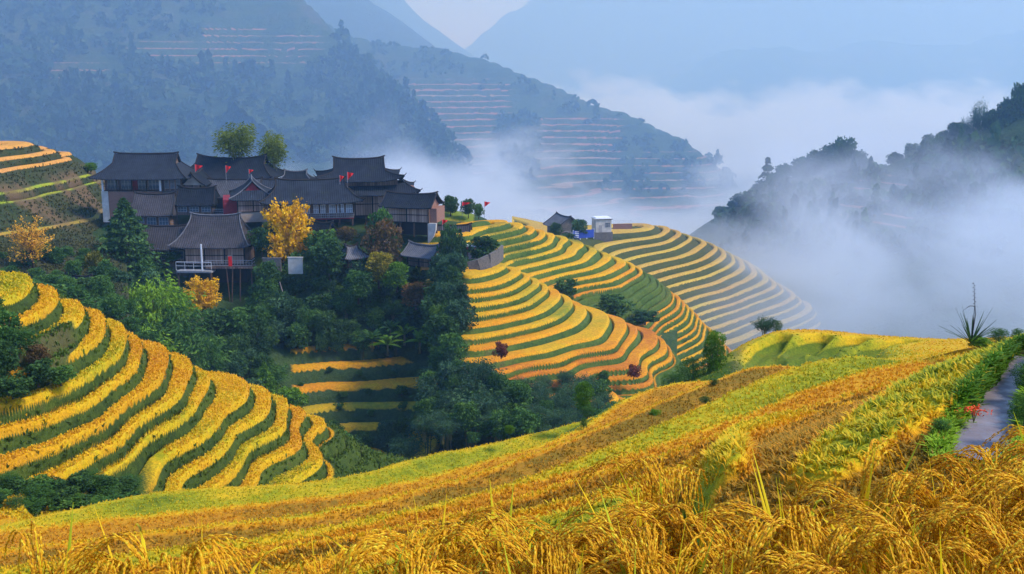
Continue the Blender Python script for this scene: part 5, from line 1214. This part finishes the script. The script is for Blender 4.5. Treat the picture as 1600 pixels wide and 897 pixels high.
# ================================================================ rice
def rice_mat(name, stops, tl=.3, gs=.6, rough=.65, nv=.35):
    t = NT(name); tone = t.attr('tone'); n = t.noise(gs, 3, t.geo())
    f = t.math('ADD', tone, t.math('MULTIPLY', t.math('SUBTRACT', n, .5), nv), clamp=True)
    c = t.ramp(f, stops); t.base(c); t.b.inputs['Roughness'].default_value = rough; t.b.inputs['Specular IOR Level'].default_value = .2
    tr = t.n('ShaderNodeBsdfTranslucent'); t.l(c, tr.inputs[0]); ms = t.n('ShaderNodeMixShader'); ms.inputs[0].default_value = tl
    t.l(t.b.outputs[0], ms.inputs[1]); t.l(tr.outputs[0], ms.inputs[2]); t.l(ms.outputs[0], t.out.inputs[0])
    return t.m
k_ = len(GOLD_N)-1
L_ROUGH = leaf_mat('rough_grass', [(.1, (.03, .05, .014)), (.5, (.09, .09, .025)), (.95, (.20, .16, .05))], gscale=.12)
L_GRASS = leaf_mat('bank_grass_blades', [(.1, (.04, .07, .012)), (.5, (.09, .15, .018)), (.95, (.20, .24, .03))])
M_RICE = rice_mat('rice_blades', [(i/k_, tuple(min(1, x*1.06) for x in c)) for i, c in enumerate(GOLD_N)], .25, nv=.12)
def blades(name, label, field, n, ymin, ymax, hgt, wid, seed, mat=None, per=4, lean=.5, crop_min=.45, keep=None, pw=1.0, crop_max=9, tn0=None):
    X, Y, Z, Cr, Hu = GR[field]; r = np.random.default_rng(seed)
    cw = (Y[1:, :-1]-Y[:-1, :-1])*(X[:-1, 1:]-X[:-1, :-1])
    ok = (Cr[:-1, :-1] > crop_min) & (Cr[:-1, :-1] < crop_max) & (Y[:-1, :-1] > ymin) & (Y[:-1, :-1] < ymax)
    if keep is not None: ok &= keep(X[:-1, :-1], Y[:-1, :-1])
    wgt = (cw*ok)/np.maximum(Y[:-1, :-1], 1)**pw; cdf = np.cumsum(wgt.ravel()); cdf /= cdf[-1]
    idx = np.searchsorted(cdf, r.random(n)); i, j = np.divmod(idx, cw.shape[1]); a, b = r.random(n), r.random(n)
    def bl(G): return (G[i, j]*(1-a)+G[i+1, j]*a)*(1-b)+(G[i, j+1]*(1-a)+G[i+1, j+1]*a)*b
    P = np.stack([bl(X), bl(Y), bl(Z)], -1); hu = bl(Hu) if tn0 is None else .35+.5*r.random(n)
    P = np.repeat(P, per, 0)+np.concatenate([r.normal(size=(n*per, 2))*hgt*.16, np.full((n*per, 1), -.04)], 1)
    m = n*per; az = r.random(m)*6.283; H = hgt*(.6+.7*r.random(m)); ln = lean*(.2+r.random(m))
    d = np.stack([np.cos(az), np.sin(az), 0*az], -1); s = np.stack([-np.sin(az), np.cos(az), 0*az], -1)*(wid*(.6+.8*r.random(m)))[:, None]
    up = np.array([0, 0, 1.0])
    m1 = P+d*(H*ln*.35)[:, None]+up*(H*.62)[:, None]; m2 = P+d*(H*ln)[:, None]+up*(H*(1.0-.25*ln))[:, None]
    V = np.stack([P-s*.5, P+s*.5, m1+s, m1-s, m2+s*.35, m2-s*.35], 1).reshape(-1, 3)
    b6 = np.arange(m)[:, None]*6; Fq = np.concatenate([b6+np.array([[0, 1, 2, 3]]), b6+np.array([[3, 2, 4, 5]])], 0)
    tone = np.clip(np.repeat(hu, per)+.08*r.normal(size=m), 0, 1)
    o = np_mesh(name, V, Fq, mat or M_RICE, smooth=False, attrs={'tone': np.repeat(tone, 6)})
    tag(o, label, 'rice', None, 'stuff'); return o
inview = lambda X, Y: np.abs(X/Y) < .52
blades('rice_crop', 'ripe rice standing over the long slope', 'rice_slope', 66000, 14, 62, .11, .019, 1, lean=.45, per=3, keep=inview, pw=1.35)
blades('near_rice_crop', 'brown ripe rice on the nearest field below the bank', 'rice_slope', 30000, 5.6, 22, .095, .0085, 2, per=6, keep=inview, pw=1.1, lean=.8)
blades('knoll_rice_crop', 'ripe rice on the knoll', 'rice_knoll', 7000, 50, 76, .10, .04, 3, per=2, keep=inview)
blades('slope_grass', 'rough grass on the slope under the upper left terraces', 'upper_terraces', 9000, 120, 215, .38, .09, 24, per=3, keep=lambda X, Y: X/Y < -.36, crop_min=-1, crop_max=.2, mat=L_ROUGH, tn0=1, lean=.8)
blades('hillside_rice_crop', 'ripe rice on the terraces of the left hill', 'terraced_hillside', 40000, 48, 100, .17, .04, 4, per=2, keep=inview, crop_min=.85)
blades('bank_grass', 'green grass on the banks between the terraces of the left hill', 'terraced_hillside', 16000, 48, 100, .30, .05, 14, per=3, keep=inview, crop_min=-1, crop_max=.15, mat=L_GRASS, tn0=1, lean=.8)
# ---- the bank in front and its rice plants
def edgeY(x): return 3.75+(x+1.7)*.30
xs = np.arange(-7, 8, .08); ys = np.arange(-1.5, 7.6, .07); Yb, Xb = np.meshgrid(ys, xs, indexing='ij')
zb = -2.62-(.02*Xb*0)-sst(edgeY(Xb)+.15, edgeY(Xb)+1.7, Yb)*2.2+.06*fbm(Xb*1.5, Yb*1.5, 5)
M_BANK = field_mat('bank_soil', [(.10, .10, .02), (.22, .16, .02)], [(.03, .03, .012), (.07, .07, .015), (.10, .08, .02)], .15)
o = np_mesh('field_bank', np.stack([Xb, Yb, zb], -1).reshape(-1, 3), grid_faces(*Xb.shape), M_BANK, attrs={'crop': 0*Xb.ravel(), 'hue': 0*Xb.ravel()+.5, 'soil': 0*Xb.ravel()})
tag(o, 'earth bank under the nearest rice', 'bank', None, 'structure'); GR['bank'] = (Xb, Yb, zb, 0*Xb+1, .45+.35*fbm(Xb*.6, Yb*.6, 8))
blades('bank_undergrowth', 'short yellow stubble between the nearest rice plants', 'bank', 1200, 2.6, 7.0, .42, .009, 6, per=5, keep=lambda X, Y: np.abs(X/Y) < .62, lean=.7)
M_GRAIN = rice_mat('rice_grain', [(0, (.50, .17, .005)), (.5, (.95, .50, .012)), (1, (1.0, .78, .05))], .35, 6)
M_LEAF = rice_mat('rice_leaf', [(0, (.30, .42, .02)), (.25, (.75, .68, .015)), (.6, (.98, .66, .012)), (1, (.78, .36, .012))], .35, 3)
def rice_plant(seed, green=.0):
    r = np.random.default_rng(seed); root = empty('rice_plant')
    V, Fq, T = [], [], []; LV, LF, LT = [], [], []
    def ribbon(pts, w_, tone, VV, FF, TT, side=None):
        pts = np.array(pts); n = len(pts); d = np.gradient(pts, axis=0); d /= np.linalg.norm(d, axis=1)[:, None]+1e-9
        s = np.cross(d, [0, 0, 1.0] if side is None else side); s /= np.linalg.norm(s, axis=1)[:, None]+1e-9
        b = len(VV); up = np.cross(s, d)
        for i in range(n):
            VV.append(tuple(pts[i]-s[i]*w_[i])); VV.append(tuple(pts[i]-up[i]*w_[i]*.35)); VV.append(tuple(pts[i]+s[i]*w_[i])); TT += [tone]*3
            if i: q = b+3*i; FF.append((q-3, q-2, q+1, q)); FF.append((q-2, q-1, q+2, q+1))
    nc = 7; A0 = r.random()*6.283
    gC, gD = [], []
    for c in range(nc):
        az = A0+(r.normal()*.30 if c < 5 else r.random()*6.283); ca, sa = math.cos(az), math.sin(az); H = .84+.18*r.random(); R_ = .28+.20*r.random(); bx, by = r.normal()*.045, r.normal()*.045
        dr = .34+.34*r.random()
        def cur(t):   # t 0..1 root to panicle tip
            if t < .55: q = t/.55; return np.array([bx+ca*R_*.18*q*q, by+sa*R_*.18*q*q, H*.86*q])
            q = (t-.55)/.45; th = q*math.pi*.86
            return np.array([bx+ca*(R_*.18+R_*.82*(1-math.cos(th))*.62), by+sa*(R_*.18+R_*.82*(1-math.cos(th))*.62), H*.86+.14*H*math.sin(min(th, 1.57))-dr*max(0, q-.42)**1.35*1.6])
        ribbon([cur(t) for t in np.linspace(0, .6, 7)], [.004]*7, .5+.3*r.random(), LV, LF, LT)
        ns = 6; sd = np.array([-sa, ca, 0])
        for k in range(ns):
            off = (k-(ns-1)/2)*.013+r.normal()*.003; vo = r.normal()*.022; t0 = .47+.10*r.random(); t1 = .88+.18*r.random(); pts = []
            for t in np.linspace(t0, t1, 11):
                g = (t-t0)/(t1-t0); p = cur(t)+sd*off*(.2+1.6*g)+np.array([0, 0, vo*g])+np.array([ca, sa, 0])*r.normal()*.002; pts.append(p)
            ribbon(pts, [.0022]*11, .45, V, Fq, T)
            P = np.array(pts)
            for t in np.arange(.03, 1.0, .027):
                i0 = min(9, int(t*10)); f = t*10-i0; p = P[i0]*(1-f)+P[i0+1]*f; d = P[i0+1]-P[i0]; gC.append(p+r.normal(size=3)*.0018); gD.append(d/np.linalg.norm(d)+r.normal(size=3)*.09)
    gC, gD = np.array(gC), np.array(gD); gD /= np.linalg.norm(gD, axis=1)[:, None]; n = len(gC)
    q = np.random.default_rng(seed+5).normal(size=(n, 3)); s = np.cross(gD, q); s /= np.linalg.norm(s, axis=1)[:, None]; u = np.cross(s, gD); L, W = .0100, .0038
    GV = np.stack([gC-gD*L, gC+s*W, gC+u*W, gC-s*W, gC-u*W, gC+gD*L], 1).reshape(-1, 3); b = np.arange(n)[:, None]*6
    GF = np.concatenate([b+np.array([[0, x, y]]) for x, y in ((2, 1), (3, 2), (4, 3), (1, 4))]+[b+np.array([[5, x, y]]) for x, y in ((1, 2), (2, 3), (3, 4), (4, 1))], 0)
    tn = np.clip(.45+.28*np.random.default_rng(seed+6).normal(size=n), 0, 1)
    # grains (tris) + strands (quads split)
    V0 = np.array(V); F0_ = np.array(Fq); F0_ = np.concatenate([F0_[:, [0, 1, 2]], F0_[:, [0, 2, 3]]])
    np_mesh('panicles', np.concatenate([GV, V0]), np.concatenate([GF, F0_+len(GV)]), M_GRAIN, root, smooth=False, attrs={'tone': np.concatenate([np.repeat(tn, 6), np.array(T)])})
    for l in range(15):
        az = r.random()*6.283; ca, sa = math.cos(az), math.sin(az); H = .70+.40*r.random()**1.6; out = .05+.24*r.random()**1.5; w0 = .006+.008*r.random(); h0 = .25+.3*r.random(); tn_ = .58+.22*r.normal()
        if r.random() < green: tn_ = .08+.1*r.random()
        if r.random() < .35:      # bent over
            pts = [(ca*out*1.6*t**1.3, sa*out*1.6*t**1.3, h0*.6+(H-h0*.6)*(t*1.6-.95*t**2.6)*.95) for t in np.linspace(0, 1, 9)]
        else: pts = [(ca*out*t**1.6, sa*out*t**1.6, h0*.4+(H-h0*.4)*t) for t in np.linspace(0, 1, 9)]
        ribbon(pts, [w0*x for x in (.5, .9, 1, 1, .95, .8, .6, .35, .05)], min(1, max(0, tn_)), LV, LF, LT, side=(ca+.01, sa, .3))
    np_mesh('leaves', LV, LF, M_LEAF, root, smooth=True, attrs={'tone': LT})
    return root
RP = [[rice_plant(300+i*9, .04+.10*(i % 3 == 0)), False] for i in range(7)]
rr = random.Random(12); cnt = 0; y = 2.95
while y < 6.0:
    x = -.58*y-rr.uniform(0, .2)
    while x < .58*y:
        xx, yy = x+rr.uniform(-.06, .06), y+rr.uniform(-.07, .07); x += rr.uniform(.28, .40)
        if yy > edgeY(xx)+rr.uniform(-.1, .12): continue
        k = rr.randrange(7); o, used = RP[k]
        if used: o = copy_tree(o)
        else: RP[k][1] = True
        s = rr.uniform(.88, 1.08); o.location = (xx, yy, -2.64-.16*max(0, min(1, (-xx-.2)/1.6))); o.scale = (s*1.22, s*1.22, s*rr.uniform(.94, 1.04)); o.rotation_euler = (rr.uniform(-.08, .08), rr.uniform(-.08, .08), rr.uniform(0, 6.28))
        tag(o, 'ripe golden rice plant with arching heads on the near bank', 'rice plant', 'ripe rice plants along the near bank'); cnt += 1
    y += .29
for o, used in RP:
    if not used: o.location = (0, 3.2, -2.64); tag(o, 'ripe golden rice plant with arching heads on the near bank', 'rice plant', 'ripe rice plants along the near bank')
# ---- wet path
t = NT('wet_path'); n = t.noise(2.2, 5, t.geo(), .6); n2 = t.noise(9, 4, t.geo())
t.base(t.ramp(n, [(.35, (.16, .13, .135)), (.7, (.27, .22, .225))])); t.l(t.ramp(n2, [(.35, (.30,)*3), (.7, (.7,)*3)]), t.b.inputs['Roughness']); t.b.inputs['Specular IOR Level'].default_value = .35; t.bump(n2, .25, .02)
V, Fq = [], []; pp = []
for (x0, y0, w0), (x1, y1, w1) in zip(PATH[:-1], PATH[1:]):
    for q in range(6): a = q/6; pp.append((x0+(x1-x0)*a, y0+(y1-y0)*a, w0+(w1-w0)*a))
for i in range(len(pp)):
    a, b = pp[max(0, i-1)], pp[min(len(pp)-1, i+1)]; d = Vector((b[0]-a[0], b[1]-a[1], 0)).normalized(); nx, ny = d.y, -d.x; w_ = pp[i][2]*1.2
    for k in range(5): V.append((pp[i][0]+nx*w_*(k/2-1), pp[i][1]+ny*w_*(k/2-1), -2.985))
Fq = grid_faces(len(pp), 5)
tag(np_mesh('wet_path', V, Fq, t.m), 'wet grey path beside the rice at the right edge', 'path', None, 'structure')
# weeds along the path
blades('path_weeds', 'green weeds along both sides of the wet path', 'rice_slope', 2200, 6.2, 13, .10, .010, 9, per=7, mat=L_LIME, keep=lambda X, Y: (lambda d: (d > 1.0) & (d < 1.5))(pdist(X, Y, PATH)), crop_min=-1, lean=.9)
for i, (u, v, Y, h, w_, k, lb) in enumerate(((1600, 660, 8.3, 50, 60, 'finedark', 'dark leafy bush at the right edge of the wet path'), (1604, 610, 9.4, 46, 60, 'finedark', 'dark bush farther along the right side of the wet path'), (1512, 636, 9.2, 20, 36, 'finedark', 'low green weeds at the left edge of the wet path'), (1470, 672, 8.5, 18, 40, 'finedark', 'green weed patch nearest the wet path bend'), (1548, 604, 10.2, 20, 30, 'finedark', 'dark green weeds at the upper end of the wet path'))):
    plant(k, i % 2, u, v, h, Y, lb, None, w_, cat='shrub')
r = empty('red_flower', at(1522, 652, 8.75)); r.scale = (.8, .8, .6); tag(r, 'small red flower clump beside the wet path', 'flower')
rf = np.random.default_rng(3); C = rf.normal(size=(120, 3))*np.array([.055, .055, .03])+np.array([0, 0, .10]); v_, f_, t_ = leaves_np(C, C-np.array([0, 0, .02]), .035, .5, 4, np.full(120, .5))
M_FLOW = plain('red_petal', (.80, .08, .015), nscale=6, var=.3); np_mesh('blossoms', v_, f_, M_FLOW, r, smooth=False, attrs={'tone': t_})
mb = MB()
for i in range(7): a = i*.9; mb.tube([(0, 0, -.08), (.03*math.cos(a), .03*math.sin(a), .09)], .004, 4)
mb.build('stems', M_CULM, r)
# ---- spiky plant with flower stalk on the skyline
r = empty('agave_plant', at(1518, 536, 32.5)); tag(r, 'spiky dark green plant with one tall thin flower stalk on the skyline at the right', 'plant')
ra = random.Random(8); V, Fq, T = [], [], []
for i in range(34):
    a = ra.uniform(0, 6.28); el = ra.uniform(.25, 1.45); L = ra.uniform(.75, 1.3); w_ = .024; ca, sa = math.cos(a), math.sin(a); tn = ra.uniform(0, .7)
    for k in range(6):
        t_ = k/5; x = L*t_*math.cos(el); z = L*t_*math.sin(el)-.10*t_*t_*math.cos(el); ww = w_*(1-t_)**.6+.002
        V += [(x*ca-ww*sa, x*sa+ww*ca, z), (x*ca, x*sa, z-.01), (x*ca+ww*sa, x*sa-ww*ca, z)]; T += [tn]*3
        if k: b = len(V)-6; Fq += [(b, b+1, b+4, b+3), (b+1, b+2, b+5, b+4)]
np_mesh('leaves', V, Fq, L_DARK, r, smooth=False, attrs={'tone': T})
mb = MB(); mb.tube([(0, 0, .1), (.05, 0, .9), (-.02, 0, 1.35), (-.09, 0, 1.92)], [.014, .011, .008, .003], 5); mb.tube([(0, 0, 1.15), (-.16, 0, 1.16), (-.33, 0, 1.02)], [.012, .01, .003], 4); mb.tube([(0.02, 0, .3), (.0, 0, .7), (0, 0, 1.15), (.1, 0, 1.13)], [.012, .012, .01, .003], 4)
st = mb.build('flower_stalk', M_DARK, r)
mb = MB()
for i in range(11):
    z = 1.22+i*.062; x = -.005-.085*(z-1.2)/.7; sx = 1 if i % 2 else -1; mb.tube([(x, 0, z), (x+sx*.025, 0, z+.01), (x+sx*.05, .0, z+.015)], [.004, .014, .006], 5)
mb.build('seed_pods', M_DARK, st)
plant('finedark', 0, 1560, 538, 26, 33.5, 'dark leafy shrub right of the spiky plant on the skyline', None, 44, cat='shrub'); plant('limeb', 0, 1530, 543, 18, 32.5, 'green grass clump at the foot of the spiky plant', None, 50, cat='shrub'); plant('finedark', 1, 1590, 536, 24, 33, 'tangled shrub at the very right end of the skyline', None, 34, cat='shrub')
# ================================================================ air: haze and the sea of fog
t = NT('haze_air'); t.t.nodes.remove(t.b)
pv = t.n('ShaderNodeVolumePrincipled'); pv.inputs['Color'].default_value = (.32, .62, 1.0, 1); pv.inputs['Density'].default_value = .00026; pv.inputs['Absorption Color'].default_value = (1, 1, 1, 1)
pv.inputs['Anisotropy'].default_value = 0.1
t.l(pv.outputs[0], t.out.inputs['Volume'])
mb = MB(); mb.box(-2600, 2600, -40, 4300, -112, 560)
hz = mb.build('haze', t.m); tag(hz, 'thin blue haze filling the whole valley', 'haze', None, 'stuff')
t2 = NT('mist_air'); t2.t.nodes.remove(t2.b)
pv = t2.n('ShaderNodeVolumePrincipled'); pv.inputs['Color'].default_value = (.37, .60, .96, 1); pv.inputs['Density'].default_value = .00108; pv.inputs['Absorption Color'].default_value = (.86, .88, .95, 1)
t2.l(pv.outputs[0], t2.out.inputs['Volume'])
mb = MB(); mb.box(-2500, 2500, 262, 3500, -111, 540)
ms_ = mb.build('valley_mist', t2.m); tag(ms_, 'blue mist filling the valley beyond the village', 'mist', None, 'stuff')
# the sea of fog lying in the valleys (density thins out towards an uneven top)
t = NT('fog_air'); t.t.nodes.remove(t.b)
g = t.n('ShaderNodeTexCoord').outputs['Object']
sep = t.n('ShaderNodeSeparateXYZ'); t.l(g, sep.inputs[0]); X_, Y_, Z_ = sep.outputs
nz = t.n('ShaderNodeTexNoise'); nz.inputs['Scale'].default_value = .0085; nz.inputs['Detail'].default_value = 3; nz.inputs['Roughness'].default_value = .55
mp = t.n('ShaderNodeMapping'); mp.inputs['Scale'].default_value = (1, .55, 1.9); mp.inputs['Location'].default_value = (3.1, 1.7, 0); t.l(g, mp.inputs[0]); t.l(mp.outputs[0], nz.inputs['Vector'])
def mr(v, a, b, c=0., d=1.):
    m = t.n('ShaderNodeMapRange'); m.interpolation_type = 'SMOOTHSTEP'
    t.l(v, m.inputs[0])
    for i, q in enumerate((a, b, c, d)): m.inputs[i+1].default_value = q
    return m.outputs[0]
nz2 = t.n('ShaderNodeTexNoise'); nz2.inputs['Scale'].default_value = .030; nz2.inputs['Detail'].default_value = 3; nz2.inputs['Roughness'].default_value = .6; nz2.inputs['Distortion'].default_value = .6
t.l(mp.outputs[0], nz2.inputs['Vector'])
# height of the fog top: uneven, torn by two sizes of billow
n1_ = t.math('SUBTRACT', nz.outputs[0], .5); n2_ = t.math('SUBTRACT', nz2.outputs[0], .5)
top = t.math('ADD', t.math('ADD', t.math('MULTIPLY', n1_, 120), t.math('MULTIPLY', n2_, 34)), -46)
top = t.math('ADD', top, t.math('MULTIPLY', mr(X_, 12, 115, 0, 35), mr(Y_, 460, 360)))
top = t.math('ADD', top, t.math('MULTIPLY', mr(X_, -15, -60, 0, 16), mr(Y_, 560, 400)))
top = t.math('ADD', top, t.math('MULTIPLY', mr(Y_, 520, 760, 0, 1), t.math('MULTIPLY', n1_, 110)))
top = t.math('SUBTRACT', top, t.math('MULTIPLY', mr(Y_, 500, 640, 0, 24), mr(Y_, 1150, 900)))
d = mr(t.math('SUBTRACT', top, Z_), -5, 28)
edge = t.math('ADD', Y_, t.math('MULTIPLY', X_, 1.55))
d = t.math('MULTIPLY', d, mr(edge, 250, 345))
d = t.math('MULTIPLY', d, mr(Y_, 120, 200))
d = t.math('MULTIPLY', d, mr(Y_, 1900, 1100))
d = t.math('MULTIPLY', d, mr(n2_, -.16, .10, .35, 1.25))
d = t.math('MULTIPLY', d, .030)
pv = t.n('ShaderNodeVolumePrincipled'); pv.inputs['Color'].default_value = (.80, .86, .97, 1); pv.inputs['Absorption Color'].default_value = (.30, .42, .62, 1)
t.l(d, pv.inputs['Density']); t.l(pv.outputs[0], t.out.inputs['Volume'])
mb = MB(); mb.box(-800, 1100, 118, 1900, -105, 22)
fg = mb.build('fog', t.m); tag(fg, 'white sea of fog lying in the valleys beyond the village', 'fog', None, 'stuff')
